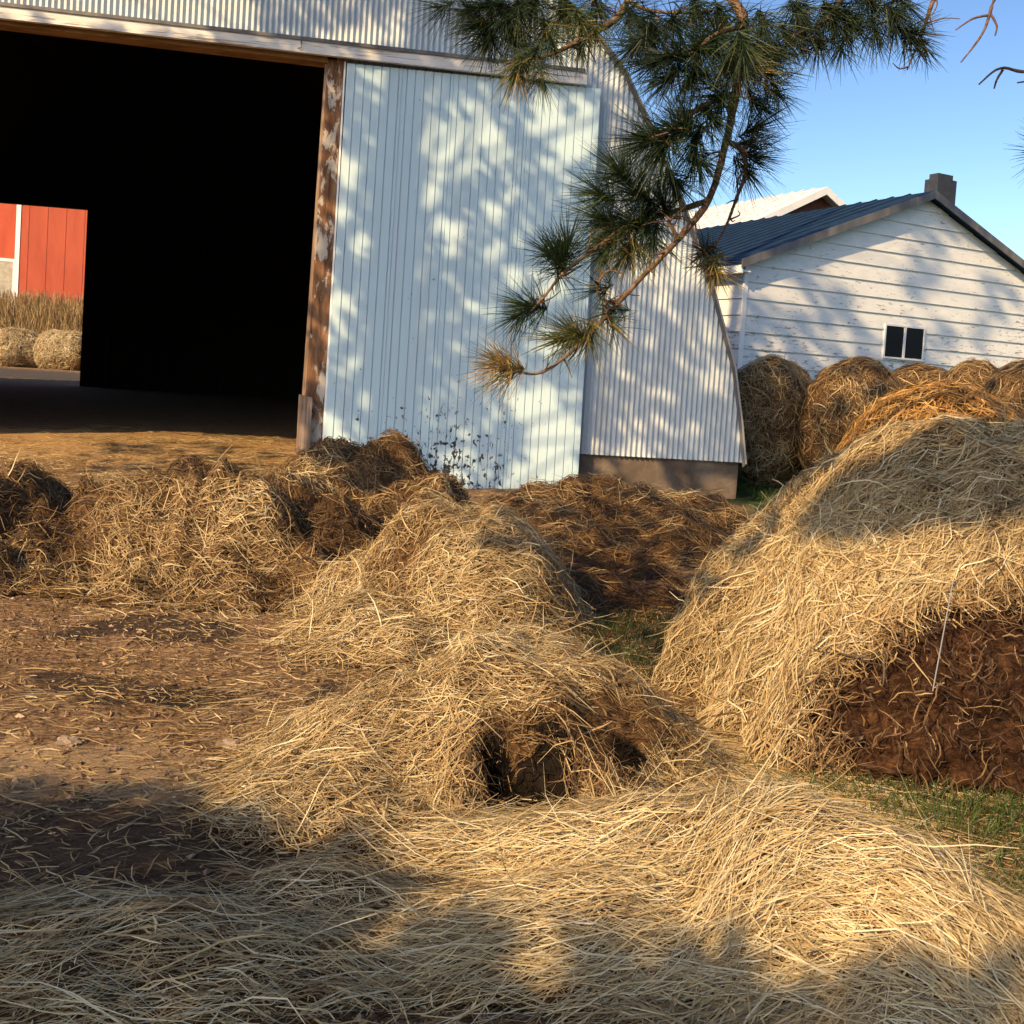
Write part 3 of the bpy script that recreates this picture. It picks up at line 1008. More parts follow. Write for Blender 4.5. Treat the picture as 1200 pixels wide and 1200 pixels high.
x = RNG.uniform(-33, -17, q)
tb = RNG.random(q)
y = 50.2 + 3.0 * tb
z = np.interp(y, [50, 51, 52.5, 56], [0, 1.2, 2.3, 2.5])
T = np.stack([RNG.normal(0, .19, q), RNG.normal(0, .19, q), np.ones(q)], 1)
T /= np.linalg.norm(T, axis=1, keepdims=True)
N = np.cross(T, RNG.normal(0, 1, (q, 3)))
N /= np.linalg.norm(N, axis=1, keepdims=True)
L = RNG.uniform(.9, 1.9, q)
mbk = MB()
strands(mbk, np.stack([x, y, z], 1) + T * (L * .45)[:, None], N, T, L, RNG.uniform(.02, .045, q), RNG.normal(.5, .2, q), None, 4, .3, (0, 0), 0, 0)
tag(mbk.build('tall_grass', M['drygrass']), 'tall dry grass standing on the bank before the red barn', 'grass', None, 'stuff')

# ------------------------------------------------------------------ the big barn
TH = R(7.4)
BW = np.array([math.cos(TH), math.sin(TH), 0])
BD = np.array([-math.sin(TH), math.cos(TH), 0])
BZ = np.array([0, 0, 1.0])
BO = np.array([0, 12.2, 0.0])
BL = 22.0


def bpt(u, v, z):
    return BO + np.multiply.outer(np.asarray(u, float), BW) + np.multiply.outer(np.asarray(v, float), BD) + np.multiply.outer(np.asarray(z, float), BZ)


def buz(x, y, v=0.0):
    d = ray(x, y)
    o = BO + BD * v
    t = ((o - CAM) @ BD) / (d @ BD)
    p = CAM + d * t - o
    return float(p @ BW), float(p[2])


arch_px = [(872, 545), (868, 500), (860, 433), (837, 347), (800, 240), (767, 160), (733, 87), (700, 43), (683, 22)]
arch = [buz(*p) for p in arch_px]
UR = arch[0][0]
UC = -7.6
APZ = 9.8
ul, zl = arch[-1]
for t in (.2, .4, .6, .8, 1.0):
    arch.append((ul + (UC - ul) * t, zl + (APZ - zl) * (1 - (1 - t) ** 1.7)))
arch[0] = (arch[0][0], arch[0][1])
arch_u = np.array([p[0] for p in arch])
arch_z = np.array([p[1] for p in arch])
full_u = np.concatenate([arch_u, (2 * UC - arch_u[::-1])[1:]])
full_z = np.concatenate([arch_z, arch_z[::-1][1:]])


def arch_top(u):
    uu = np.where(u < UC, 2 * UC - u, u)
    return np.interp(uu, arch_u[::-1], arch_z[::-1])


Z_SID = buz(775, 537)[1]
u_postR = buz(388, 300)[0]
U_OPEN_R = buz(380, 300)[0]
U_OPEN_L = -11.5
Z_LINT = .5 * (buz(0, 28)[1] + buz(385, 72)[1])
fas_t = [buz(0, 3)[1], buz(690, 84)[1]]
print('barn', UR, Z_SID, U_OPEN_R, Z_LINT, arch[0], fas_t)
Z_FT = .5 * (fas_t[0] + fas_t[1])

barn = thing('barn', BO, 'big pale metal barn with an arched roof and an open sliding door', 'barn')


def corr(u0, u1, zb, zt, v0=0.0, pitch=.068, amp=.015, step=8):
    n = max(2, int((u1 - u0) / (pitch / step)))
    u = np.linspace(u0, u1, n)
    b = zb(u) if callable(zb) else np.full(n, zb)
    t = zt(u) if callable(zt) else np.full(n, zt)
    t = np.maximum(t, b + .002)
    v = v0 + amp * np.cos(u / pitch * 2 * math.pi)
    V = np.concatenate([bpt(u, v, b), bpt(u, v, t)])
    i = np.arange(n - 1)
    return V, np.stack([i, i + 1, i + 1 + n, i + n], 1)


mb = MB()
mb.add(*corr(U_OPEN_R + .02, UR - .01, Z_SID, arch_top))
mb.add(*corr(U_OPEN_L, U_OPEN_R + .02, Z_LINT + .1, arch_top))
mb.add(*corr(2 * UC - UR + .01, U_OPEN_L, Z_SID, arch_top))
mb.build('front_wall', M['steel'], barn, True)
# concrete footing
mb = MB()
mb.box(BO, BW, BD, BZ, (U_OPEN_R + .3, .05, -.4), (UR - .06, .35, Z_SID + .06))
mb.build('foundation', M['concrete'], barn)
# roof shell: outer metal, inner dark lining, with both gables lined
off = .02
mb = MB()
k = len(full_u)
V = np.concatenate([bpt(full_u, np.full(k, -.10), full_z + off), bpt(full_u, np.full(k, BL), full_z + off)])
i = np.arange(k - 1)
mb.add(V, np.stack([i, i + 1, i + 1 + k, i + k], 1))
mb.build('roof', M['roofmetal'], barn, True)
mb = MB()
iu = UC + (full_u - UC) * .975
iz = full_z - .16
V = np.concatenate([bpt(iu, np.full(k, .2), iz), bpt(iu, np.full(k, BL - .15), iz)])
mb.add(V, np.stack([i, i + k, i + 1 + k, i + 1], 1))
# walls below the arch springing
for s in (0, k - 1):
    V = np.array([bpt(iu[s], .2, -.4), bpt(iu[s], BL - .15, -.4), bpt(iu[s], BL - .15, iz[s] + .01), bpt(iu[s], .2, iz[s] + .01)])
    mb.add(V, [(0, 1, 2, 3)])


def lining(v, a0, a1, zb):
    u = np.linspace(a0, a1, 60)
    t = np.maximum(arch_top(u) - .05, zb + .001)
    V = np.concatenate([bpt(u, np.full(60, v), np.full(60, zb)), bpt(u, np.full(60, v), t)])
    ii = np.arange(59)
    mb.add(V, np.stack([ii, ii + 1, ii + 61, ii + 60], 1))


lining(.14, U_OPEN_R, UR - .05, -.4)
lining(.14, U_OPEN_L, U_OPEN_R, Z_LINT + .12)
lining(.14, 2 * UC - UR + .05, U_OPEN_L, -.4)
# far gable with its own doorway
fu_r = .5 * (buz(107, 248, BL)[0] + buz(97, 445, BL)[0])
fz = buz(60, 243, BL)[1]
fu_l = fu_r - 6.0
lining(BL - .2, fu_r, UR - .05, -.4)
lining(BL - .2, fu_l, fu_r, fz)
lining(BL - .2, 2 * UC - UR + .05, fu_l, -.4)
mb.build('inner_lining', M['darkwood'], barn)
# outer lower walls of the sides and the far gable skin
mb = MB()
for s in (UR + .0, 2 * UC - UR):
    V = np.array([bpt(s, .36, -.4), bpt(s, BL, -.4), bpt(s, BL, full_z[0] + .02), bpt(s, .36, full_z[0] + .02)])
    mb.add(V, [(0, 1, 2, 3)])
mb.add(*corr(fu_r, UR - .01, -.3, arch_top, BL, .2, .01, 4))
mb.add(*corr(fu_l, fu_r, fz, arch_top, BL, .2, .01, 4))
mb.add(*corr(2 * UC - UR + .01, fu_l, -.3, arch_top, BL, .2, .01, 4))
mb.build('far_wall', M['steel'], barn, True)
# far door frame
mb = MB()
mb.box(BO, BW, BD, BZ, (fu_r - .02, BL - .3, -.1), (fu_r + .35, BL - .22, fz))
mb.box(BO, BW, BD, BZ, (fu_r + .75, BL - .6, -.1), (fu_r + .95, BL - .4, fz + .8))
mb.box(BO, BW, BD, BZ, (fu_l, BL - .3, fz), (fu_r + .35, BL - .22, fz + .25))
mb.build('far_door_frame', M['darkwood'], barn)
# rake flashing along the arch edge
mb = MB()
sel = np.arange(k)
o_u = UC + (full_u - UC) * 1.002
V = np.concatenate([bpt(full_u * .0 + UC + (full_u - UC) * .997, np.full(k, -.035), full_z - .035), bpt(o_u, np.full(k, -.035), full_z + .025),
                    bpt(o_u, np.full(k, .1), full_z + .025)])
f = np.concatenate([np.stack([i, i + 1, i + 1 + k, i + k], 1), np.stack([i + k, i + 1 + k, i + 1 + 2 * k, i + 2 * k], 1)])
mb.add(V, f)
mb.build('edge_flashing', M['flash'], barn)


# door track cover: a weathered white board under a dark rail, brown header below
def uzbar(quad_px, v0, v1, mat, name, ends=None):
    """a board whose front face is given by four photo corners on the plane v0"""
    c = [buz(x, y, v0) for x, y in quad_px]
    fr = [bpt(u, v0, z) for u, z in c]
    bk = [bpt(u, v1, z) for u, z in c]
    mb = MB()
    mb.add(fr + bk, [(0, 1, 2, 3), (7, 6, 5, 4), (0, 4, 5, 1), (1, 5, 6, 2), (2, 6, 7, 3), (3, 7, 4, 0)])
    return mb.build(name, mat, barn)


def ext(p, q, x):
    return (x, p[1] + (q[1] - p[1]) * (x - p[0]) / (q[0] - p[0]))


def band(y0a, y0b, y1a, y1b, xa, xb, xl):
    """band given at x=xa (left) and x=xb (right), extended to x=xl"""
    return [ext((xa, y1a), (xb, y1b), xl), (xb, y1b), (xb, y0b), ext((xa, y0a), (xb, y0b), xl)]


XL = -330
uzbar(band(7, 85, 21, 99, 0, 688, XL), -.26, -.20, M['whitewood'], 'track_cover')
uzbar(band(2, 80.5, 6.2, 84.6, 0, 686, XL), -.28, -.02, M['flash'], 'door_rail')
uzbar(band(21.6, 66, 28, 73, 0, 384, XL), -.12, .12, M['rawwood'], 'door_header')
# jamb post with pale edge strips
uzbar([(353, 535), (376, 535), (403, 70), (384, 70)], -.10, .12, M['jamb'], 'door_jamb')
uzbar([(348.5, 540), (353, 540), (384, 72), (381, 72)], -.06, .10, M['greywood'], 'jamb_edge')
uzbar([(376.4, 535), (379, 535), (405.5, 72), (403.4, 72)], -.13, -.02, M['white'], 'jamb_strip')

# the sliding door leaf
dv = -.17
cl = [buz(x, y, dv) for x, y in [(377, 560), (676, 582), (704, 104), (407, 74)]]
mb = MB()
ribs, x = [], 0.0
wdoor = cl[1][0] - cl[0][0]
prof = [(0, 0)]
rr = random.Random(3)
sheet = 0
while x < wdoor - .14:
    p_ = rr.choice([.105, .11, .115, .1])
    prof += [(x + p_ - .013, 0), (x + p_ - .010, .014), (x + p_ - .003, .014), (x + p_, 0)]
    if rr.random() < .22:
        prof += [(x + p_ + .03, 0), (x + p_ + .034, .009), (x + p_ + .038, 0)]
    x += p_
prof.append((wdoor, 0))
prof = np.array(prof)
tt = prof[:, 0] / wdoor
n = len(tt)
bot = np.array(cl[0])[None] * (1 - tt)[:, None] + np.array(cl[1])[None] * tt[:, None]
top = np.array(cl[3])[None] * (1 - tt)[:, None] + np.array(cl[2])[None] * tt[:, None]
V = np.concatenate([bpt(bot[:, 0], dv + prof[:, 1], bot[:, 1]), bpt(top[:, 0], dv + prof[:, 1], top[:, 1])])
i = np.arange(n - 1)
mb.add(V, np.stack([i, i + 1, i + 1 + n, i + n], 1))
# back and edges
V = [bpt(cl[0][0], dv, cl[0][1]), bpt(cl[1][0], dv, cl[1][1]), bpt(cl[2][0], dv, cl[2][1]), bpt(cl[3][0], dv, cl[3][1]),
     bpt(cl[0][0], dv + .06, cl[0][1]), bpt(cl[1][0], dv + .06, cl[1][1]), bpt(cl[2][0], dv + .06, cl[2][1]), bpt(cl[3][0], dv + .06, cl[3][1])]
mb.add(V, [(5, 4, 7, 6), (0, 4, 5, 1), (1, 5, 6, 2), (2, 6, 7, 3), (3, 7, 4, 0)])
door = mb.build('sliding_door', M['doorpaint'], barn)
# hook on the rail
mb = MB()
hp = [bpt(*(lambda q: (q[0], -.28, q[1]))(buz(353, y, -.28))) for y in (44, 50, 56)]
mb.tube(hp + [hp[-1] + BW * -.04 + BZ * -.01], .008, 5)
mb.build('rail_hook', M['flash'], barn)

# short plank leaning on the jamb
mb = MB()
c = [buz(x, y, -.2) for x, y in [(346, 548), (362, 548), (366, 466), (350, 462)]]
fr = [bpt(u, -.2, z) for u, z in c]
bk = [bpt(u, -.16, z) for u, z in c]
mb.add(fr + bk, [(0, 1, 2, 3), (7, 6, 5, 4), (0, 4, 5, 1), (1, 5, 6, 2), (2, 6, 7, 3), (3, 7, 4, 0)])
o = mb.build('wooden_plank', M['greywood'], None, False, tuple(fr[0]))
tag(o, 'short split plank standing against the foot of the rusty door jamb', 'plank')


# ------------------------------------------------------------------ white house
HY = R(26)
HW = np.array([math.cos(HY), math.sin(HY), 0])
HD = np.array([-math.sin(HY), math.cos(HY), 0])
HO = at(866, 420, 18.0)
HO[2] = 0


def hpt(u, v, z):
    return HO + HW * u + HD * v + BZ * z


def huz(x, y, v=0.0):
    d = ray(x, y)
    o = HO + HD * v
    t = ((o - CAM) @ HD) / (d @ HD)
    p = CAM + d * t - o
    return float(p @ HW), float(p[2])


pk = huz(1085, 232)
ev = huz(870, 306)
HU = pk[0]
ZE, ZP = ev[1], pk[1]
WIDTH = 2 * HU
HLEN = 13.0
print('house', pk, ev)
house = thing('farmhouse', HO, 'white weatherboard house with peeling paint and a blue-grey roof', 'house')
SL = (ZP - ZE) / HU


def half_at(z):
    return HU if z <= ZE else max(0.0, HU * (ZP - z) / (ZP - ZE))


mb = MB()
bh = .305
z = -.3
while z < ZP - .03:
    z2 = min(z + bh, ZP - .01)
    segs = [(z, z2)]
    if z < ZE < z2:
        segs = [(z, ZE), (ZE, z2)]
    for a_, b_ in segs:
        fa, fb = (a_ - z) / bh, (b_ - z) / bh
        ha, hb = half_at(a_), half_at(b_)
        va, vb = -.028 * (1 - fa), -.028 * (1 - fb)
        mb.add([hpt(HU - ha, va, a_), hpt(HU + ha, va, a_), hpt(HU + hb, vb, b_), hpt(HU - hb, vb, b_)], [(0, 1, 2, 3)])
    h = half_at(z)
    mb.add([hpt(HU - h, -.028, z), hpt(HU - h, .0, z), hpt(HU + h, .0, z), hpt(HU + h, -.028, z)], [(0, 1, 2, 3)])
    z += bh
wall = mb.build('gable_wall', M['peel'], house, False, HO)
mb = MB()
z = -.3
while z < ZE:
    z2 = min(z + bh, ZE)
    mb.add([hpt(-.03, 0, z), hpt(-.03, HLEN, z), hpt(.0, HLEN, z2), hpt(.0, 0, z2)], [(1, 0, 3, 2)])
    mb.add([hpt(-.03, 0, z), hpt(-.03, HLEN, z), hpt(.0, HLEN, z), hpt(.0, 0, z)], [(0, 1, 2, 3)])
    mb.add([hpt(WIDTH + .03, 0, z), hpt(WIDTH + .03, HLEN, z), hpt(WIDTH, HLEN, z2), hpt(WIDTH, 0, z2)], [(0, 1, 2, 3)])
    z += bh
mb.add([hpt(0, HLEN, -.3), hpt(WIDTH, HLEN, -.3), hpt(WIDTH, HLEN, ZE), hpt(HU, HLEN, ZP), hpt(0, HLEN, ZE)], [(0, 1, 2, 3, 4)])
mb.build('side_wall', M['peel'], house, False, HO)
mb = MB()
mb.box(HO, HW, HD, BZ, (-.035, -.035, -.3), (.06, .0, ZE - .02))
mb.build('corner_board', M['white'], house)
OV, RO = .28, .22
mb = MB()
n_l = np.array([-SL, 1.0]) / math.hypot(SL, 1)
for s in (-1, 1):
    e_u, e_z = HU + s * (HU + OV), ZE - SL * OV
    ln = [(HU, ZP + .02), (e_u, e_z + .02), (e_u, e_z + .12), (HU, ZP + .12)]
    V = [hpt(u, -RO, z) for u, z in ln] + [hpt(u, HLEN + .3, z) for u, z in ln]
    mb.add(V, [(0, 1, 2, 3), (7, 6, 5, 4), (0, 4, 5, 1), (1, 5, 6, 2), (2, 6, 7, 3)])
    # standing seams
    for q in np.arange(.4, HLEN, .45):
        ds = .012
        V = [hpt(HU, q, ZP + .12), hpt(e_u, q, e_z + .12), hpt(e_u, q + .03, e_z + .12), hpt(HU, q + .03, ZP + .12)]
        V2 = [v_ + BZ * .025 for v_ in V]
        mb.add(V + V2, [(4, 5, 6, 7), (0, 1, 5, 4), (3, 7, 6, 2), (1, 2, 6, 5)])
mb.build('roof', M['houseroof'], house)
mb = MB()
for s in (-1, 1):
    e_u, e_z = HU + s * (HU + OV), ZE - SL * OV
    ln = [(HU, ZP - .02), (e_u, e_z - .02), (e_u, e_z + .135), (HU, ZP + .135)]
    V = [hpt(u, -RO - .03, z - .02) for u, z in ln] + [hpt(u, -RO - .003, z - .02) for u, z in ln]
    mb.add(V, [(0, 1, 2, 3), (7, 6, 5, 4), (0, 4, 5, 1), (1, 5, 6, 2), (2, 6, 7, 3)])
mb.build('rake_board', M['flash'], house)
mb = MB()
mb.box(HO, HW, HD, BZ, (-OV + .01, -RO + .0, ZE - SL * OV - .13), (-OV + .05, HLEN, ZE - SL * OV + .015))
mb.box(HO, HW, HD, BZ, (-OV + .05, -RO + .02, ZE - SL * OV - .10), (-.04, HLEN, ZE - SL * OV - .07))
mb.build('eave_fascia', M['white'], house)
# window: frame, mullion and two panes
wx0, wz0 = huz(1034, 417.5)
wx1, wz1 = huz(1081, 386)
win = MB()
fw = .035
win.box(HO, HW, HD, BZ, (wx0 - fw, -.055, wz0 - fw), (wx0, .02, wz1 + fw))
win.box(HO, HW, HD, BZ, (wx1, -.055, wz0 - fw), (wx1 + fw, .02, wz1 + fw))
win.box(HO, HW, HD, BZ, (wx0, -.055, wz1), (wx1, .02, wz1 + fw))
win.box(HO, HW, HD, BZ, (wx0 - .0, -.075, wz0 - fw), (wx1 + .0, .02, wz0))
wm = .5 * (wx0 + wx1)
win.box(HO, HW, HD, BZ, (wm - .03, -.05, wz0), (wm + .03, .02, wz1))
w_o = win.build('window', M['white'], house)
for a_, b_ in ((wx0, wm - .03), (wm + .03, wx1)):
    mb = MB()
    mb.box(HO, HW, HD, BZ, (a_, -.036, wz0), (b_, -.030, wz1))
    pn = mb.build('pane', M['glass'])
    pn.parent = w_o
    pn.matrix_parent_inverse = Matrix.Identity(4)
    pn.location = -Vector(w_o.matrix_world.translation) if False else (0, 0, 0)
# chimney
cu0, _ = huz(1097, 240, 1.2)
cu1, cz1 = huz(1122, 206, 1.2)
mb = MB()
mb.box(HO, HW, HD, BZ, (cu0, 1.2, ZP - .6), (cu1, 1.2 + .36, cz1 - .12))
ch = mb.build('chimney', M['block'], house)
mb = MB()
mb.box(HO, HW, HD, BZ, (cu0 + .06, 1.26, cz1 - .12), (cu1 - .06, 1.5, cz1))
cp = mb.build('chimney_cap', M['block'])
cp.parent = ch
cp.matrix_parent_inverse = Matrix.Identity(4)

# ------------------------------------------------------------------ barn behind the house, red barn beyond the doorway
def gable_building(name, label, cat, O, yaw, half, zE, zP, length, wallm, roofm, ov=.3, ribs=.5, trim=None, extra=None):
    W_ = np.array([math.cos(yaw), math.sin(yaw), 0])
    D_ = np.array([-math.sin(yaw), math.cos(yaw), 0])
    pt = lambda u, v, z: O + W_ * u + D_ * v + BZ * z
    t = thing(name, O, label, cat)
    mb = MB()
    P5 = [(-half, -.3), (half, -.3), (half, zE), (0, zP), (-half, zE)]
    mb.add([pt(u, 0, z) for u, z in P5], [(0, 1, 2, 3, 4)])
    mb.add([pt(u, length, z) for u, z in P5], [(4, 3, 2, 1, 0)])
    for s in (-1, 1):
        mb.add([pt(s * half, 0, -.3), pt(s * half, length, -.3), pt(s * half, length, zE), pt(s * half, 0, zE)], [(0, 1, 2, 3)])
    # battens
    if trim is not None:
        for u in np.arange(-half + .6, half, 1.15):
            zt = zE + (zP - zE) * (1 - abs(u) / half)
            mb.box(O, W_, D_, BZ, (u, -.02, -.3), (u + .05, -.002, zt))
    mb.build('wall', wallm, t)
    sl = (zP - zE) / half
    mb = MB()
    for s in (-1, 1):
        eu, ez = s * (half + ov), zE - sl * ov
        ln = [(0, zP + .03), (eu, ez + .03), (eu, ez + .15), (0, zP + .15)]
        V = [pt(u, -ov, z) for u, z in ln] + [pt(u, length + ov, z) for u, z in ln]
        mb.add(V, [(0, 1, 2, 3), (7, 6, 5, 4), (0, 4, 5, 1), (1, 5, 6, 2), (2, 6, 7, 3)])
        for q in np.arange(.1, length, ribs):
            V = [pt(0, q, zP + .15), pt(eu, q, ez + .15), pt(eu, q + .07, ez + .15), pt(0, q + .07, zP + .15)]
            mb.add(V + [v_ + BZ * .06 for v_ in V], [(4, 5, 6, 7), (0, 1, 5, 4), (3, 7, 6, 2)])
    mb.build('roof', roofm, t)
    mb = MB()
    for s in (-1, 1):
        eu, ez = s * (half + ov), zE - sl * ov
        ln = [(0, zP - .12), (eu, ez - .12), (eu, ez + .16), (0, zP + .16)]
        V = [pt(u, -ov - .06, z) for u, z in ln] + [pt(u, -ov - .004, z) for u, z in ln]
        mb.add(V, [(0, 1, 2, 3), (7, 6, 5, 4), (0, 4, 5, 1), (1, 5, 6, 2), (2, 6, 7, 3)])
    if trim is not None:
        for s in (-1, 1):
            mb.box(O, W_, D_, BZ, (s * half - .14, -.04, -.3), (s * half + .14, -.0025, zE - .1))
    mb.build('trim', trim or M['white'], t)
    return t, pt, W_, D_


pb = at(957, 226, 36)
gable_building('shed', 'white ribbed metal roof with a small brown gable, peeping over the house roof', 'shed', np.array([pb[0], 36, 0]), R(28), 4.6, pb[2] - 2.3, pb[2], 16,
               M['redgable'], M['whiteroof'], .45, .55)
ro = at(20, 300, 66)
half = 9.0
yawr = R(14)
Or = np.array([ro[0] + half * math.cos(yawr), 66 + half * math.sin(yawr), 0])
rb, rpt, rW, rD = gable_building('red_barn', 'red boarded barn with white corner trim, seen through the dark doorway', 'barn', Or, yawr, half, 11.0, 15, 20,
                                 M['redboard'], M['roofmetal'], .4, .8, M['white'])
mb = MB()
mb.box(Or, rW, rD, BZ, (-half - 9.0, 2.25, -.3), (-half - .003, 12, 10.6))
mb.build('wing_wall', M['redboard'], rb)
mb = MB()
mb.box(Or, rW, rD, BZ, (-half - 3.2, 2.15, -.3), (-half - .62, 2.24, 6.6))
mb.build('wing_door', plain('grey_green_door', (.32, .33, .27)), rb)
mb = MB()
mb.box(Or, rW, rD, BZ, (-half - .72, 2.12, -.3), (-half - .5, 2.235, 6.8))
mb.box(Or, rW, rD, BZ, (-half - 3.2, 2.12, 6.6), (-half - .72, 2.235, 6.8))
mb.build('wing_door_trim', M['white'], rb)

# ------------------------------------------------------------------ pines
def tuft(mb, c, d, n, L, spread=(.25, 1.5), w=.0026, tone=.35, tv=.2, mat=0, k=4, stem=.08, curve=.18):
    d = np.asarray(d, float)
    d /= np.linalg.norm(d) + 1e-9
    al = RNG.uniform(spread[0], spread[1], n)
    r = RNG.normal(0, 1, (n, 3))
    pr = r - np.outer(r @ d, d)
    pr /= np.linalg.norm(pr, axis=1, keepdims=True) + 1e-9
    T = d * np.cos(al)[:, None] + pr * np.sin(al)[:, None]
    P0 = np.asarray(c) - d * RNG.uniform(0, stem, n)[:, None]
    LL = L * RNG.uniform(.6, 1.1, n)
    B = np.cross(T, RNG.normal(0, 1, (n, 3)))
    B /= np.linalg.norm(B, axis=1, keepdims=True) + 1e-9
    bend = d * .5 + np.array([0, 0, -.35])
    V = np.zeros((n, k, 2, 3))
    for j in range(k):
        s = j / (k - 1)
        q = P0 + T * (LL * s)[:, None] + bend * (curve * LL * s * s)[:, None]
        ww = w * (1 - .75 * s ** 2) * .5
        V[:, j, 0] = q - B * ww
        V[:, j, 1] = q + B * ww
    base = (np.arange(n) * 2 * k)[:, None]
    j = np.arange(k - 1)[None] * 2
    f = np.stack([base + j, base + j + 1, base + j + 3, base + j + 2], -1).reshape(-1, 4)
    mb.add(V.reshape(-1, 3), f, mat, np.repeat(np.clip(tone + RNG.normal(0, tv, n), 0, 1), 2 * k))


def smooth_path(pts, m=6):
    pts = np.asarray(pts, float)
    t = np.arange(len(pts))
    tt = np.linspace(0, len(pts) - 1, (len(pts) - 1) * m + 1)
    # Catmull-Rom
    out = []
    for u in tt:
        i = min(int(u), len(pts) - 2)
        f = u - i
        p0, p1, p2, p3 = pts[max(i - 1, 0)], pts[i], pts[i + 1], pts[min(i + 2, len(pts) - 1)]
        out.append(.5 * ((2 * p1) + (-p0 + p2) * f + (2 * p0 - 5 * p1 + 4 * p2 - p3) * f * f + (-p0 + 3 * p1 - 3 * p2 + p3) * f ** 3))
    return np.array(out)


# --- the pine whose boughs hang into the picture; its trunk stands to the right, behind the viewer
PT = np.array([4.6, -1.2, 0])
pine = thing('pine_tree', PT, 'old pine whose drooping boughs with tufts of long needles hang before the barn', 'tree')
mb = MB()
mb.tube(smooth_path([PT + np.array([0, 0, -.2]), PT + np.array([.05, .05, 3]), PT + np.array([-.1, .1, 7]), PT + np.array([.05, 0, 11]), PT + np.array([0, 0, 14])]),
        np.linspace(.30, .05, 25), 14, 0, .5, .05)
mb.build('trunk', M['bark'], pine, True)


def pxpath(lst):
    return [at(x, y, Y) for x, y, Y in lst]


limbs = []
# main bough
main = [PT + np.array([-.1, .1, 5.2]), np.array([3.2, 1.2, 4.9]), np.array([1.9, 2.9, 4.0])] + \
    pxpath([(892, -70, 3.75), (872, 30, 3.7), (862, 110, 3.7), (850, 170, 3.68), (830, 235, 3.65), (795, 280, 3.62), (755, 322, 3.6), (720, 360, 3.58),
            (690, 393, 3.55), (655, 424, 3.52), (628, 438, 3.5), (598, 433, 3.48)])
limbs.append((main, .026, .004))
up1 = [PT + np.array([-.1, .1, 5.8]), np.array([2.6, 1.6, 5.2]), np.array([1.2, 3.2, 4.0])] + pxpath([(760, -60, 4.0), (735, 0, 4.0), (722, 22, 4.0), (690, 42, 3.95), (650, 62, 3.9), (618, 72, 3.9), (606, 85, 3.9)])
limbs.append((up1, .035, .004))
up2 = [np.array([1.2, 3.2, 4.0]), at(740, -90, 4.05), at(690, -40, 4.05), at(640, -8, 4.0), at(590, 12, 4.0), at(560, 30, 4.0)]
limbs.append((up2, .02, .004))
up3 = [np.array([1.9, 2.9, 4.0]), at(990, -90, 3.9), at(1000, -40, 3.9), at(985, 0, 3.9), at(960, 30, 3.9), at(935, 40, 3.85), at(905, 75, 3.8)]
limbs.append((up3, .02, .004))
up4 = [np.array([1.9, 2.9, 4.0]), at(1060, -80, 3.8), at(1100, -30, 3.8), at(1090, 10, 3.8), at(1078, 45, 3.8), at(1063, 82, 3.8)]
limbs.append((up4, .018, .003))
tw1 = pxpath([(862, 110, 3.7), (835, 118, 3.6), (800, 140, 3.55), (775, 160, 3.5), (758, 165, 3.5)])
limbs.append((tw1, .012, .004))
tw2 = pxpath([(830, 235, 3.65), (800, 245, 3.7), (765, 255, 3.7), (730, 268, 3.65), (700, 290, 3.6), (672, 310, 3.6), (655, 325, 3.6), (640, 345, 3.6), (622, 365, 3.6)])
limbs.append((tw2, .012, .004))
tw3 = pxpath([(850, 165, 3.68), (868, 175, 3.75), (874, 200, 3.8), (862, 235, 3.8), (852, 262, 3.8), (838, 288, 3.8), (826, 298, 3.8)])
limbs.append((tw3, .011, .003))
tw4 = pxpath([(868, 178, 3.75), (880, 165, 3.8), (886, 150, 3.85)])
limbs.append((tw4, .008, .003))
tw5 = pxpath([(795, 280, 3.62), (785, 262, 3.6), (792, 252, 3.58)])
limbs.append((tw5, .007, .003))
tw6 = pxpath([(820, 285, 3.8), (832, 305, 3.78), (838, 322, 3.76)])
limbs.append((tw6, .006, .003))
tw7 = pxpath([(872, 30, 3.7), (840, 40, 3.6), (810, 62, 3.55), (785, 70, 3.5)])
limbs.append((tw7, .012, .004))
tw8 = pxpath([(735, 0, 4.0), (760, 12, 3.9), (800, 15, 3.8), (840, 12, 3.8)])
limbs.append((tw8, .010, .004))
tw9 = pxpath([(720, 355, 3.58), (705, 350, 3.55), (700, 335, 3.55), (712, 318, 3.55), (728, 320, 3.55)])
limbs.append((tw9, .006, .003))
bare = [
    [np.array([2.1, 2.6, 3.9]), at(1190, -60, 3.6), at(1165, 0, 3.6), at(1152, 38, 3.6), at(1126, 73, 3.6)],
    [at(1157, 18, 3.6), at(1140, 22, 3.6), at(1120, 35, 3.6)],
    [at(1160, 15, 3.6), at(1168, 30, 3.6), at(1166, 42, 3.6)],
    [np.array([2.6, 2.4, 3.6]), at(1260, 70, 3.5), at(1205, 84, 3.5), at(1172, 80, 3.5), at(1147, 99, 3.5)],
    [at(1175, 82, 3.5), at(1168, 94, 3.5), at(1165, 104, 3.5)],
    [at(1205, 84, 3.5), at(1215, 92, 3.5), at(1192, 97, 3.5)],
    [np.array([2.6, 2.4, 3.6]), at(1300, 130, 3.6), at(1240, 175, 3.6), at(1215, 178, 3.6)],
]
mb = MB()
for pts, r0, r1 in limbs:
    sp = smooth_path(pts, 6)
    mb.tube(sp, np.linspace(r0 ** .5, r1 ** .5, len(sp)) ** 2, 8, 0, .5, .12)
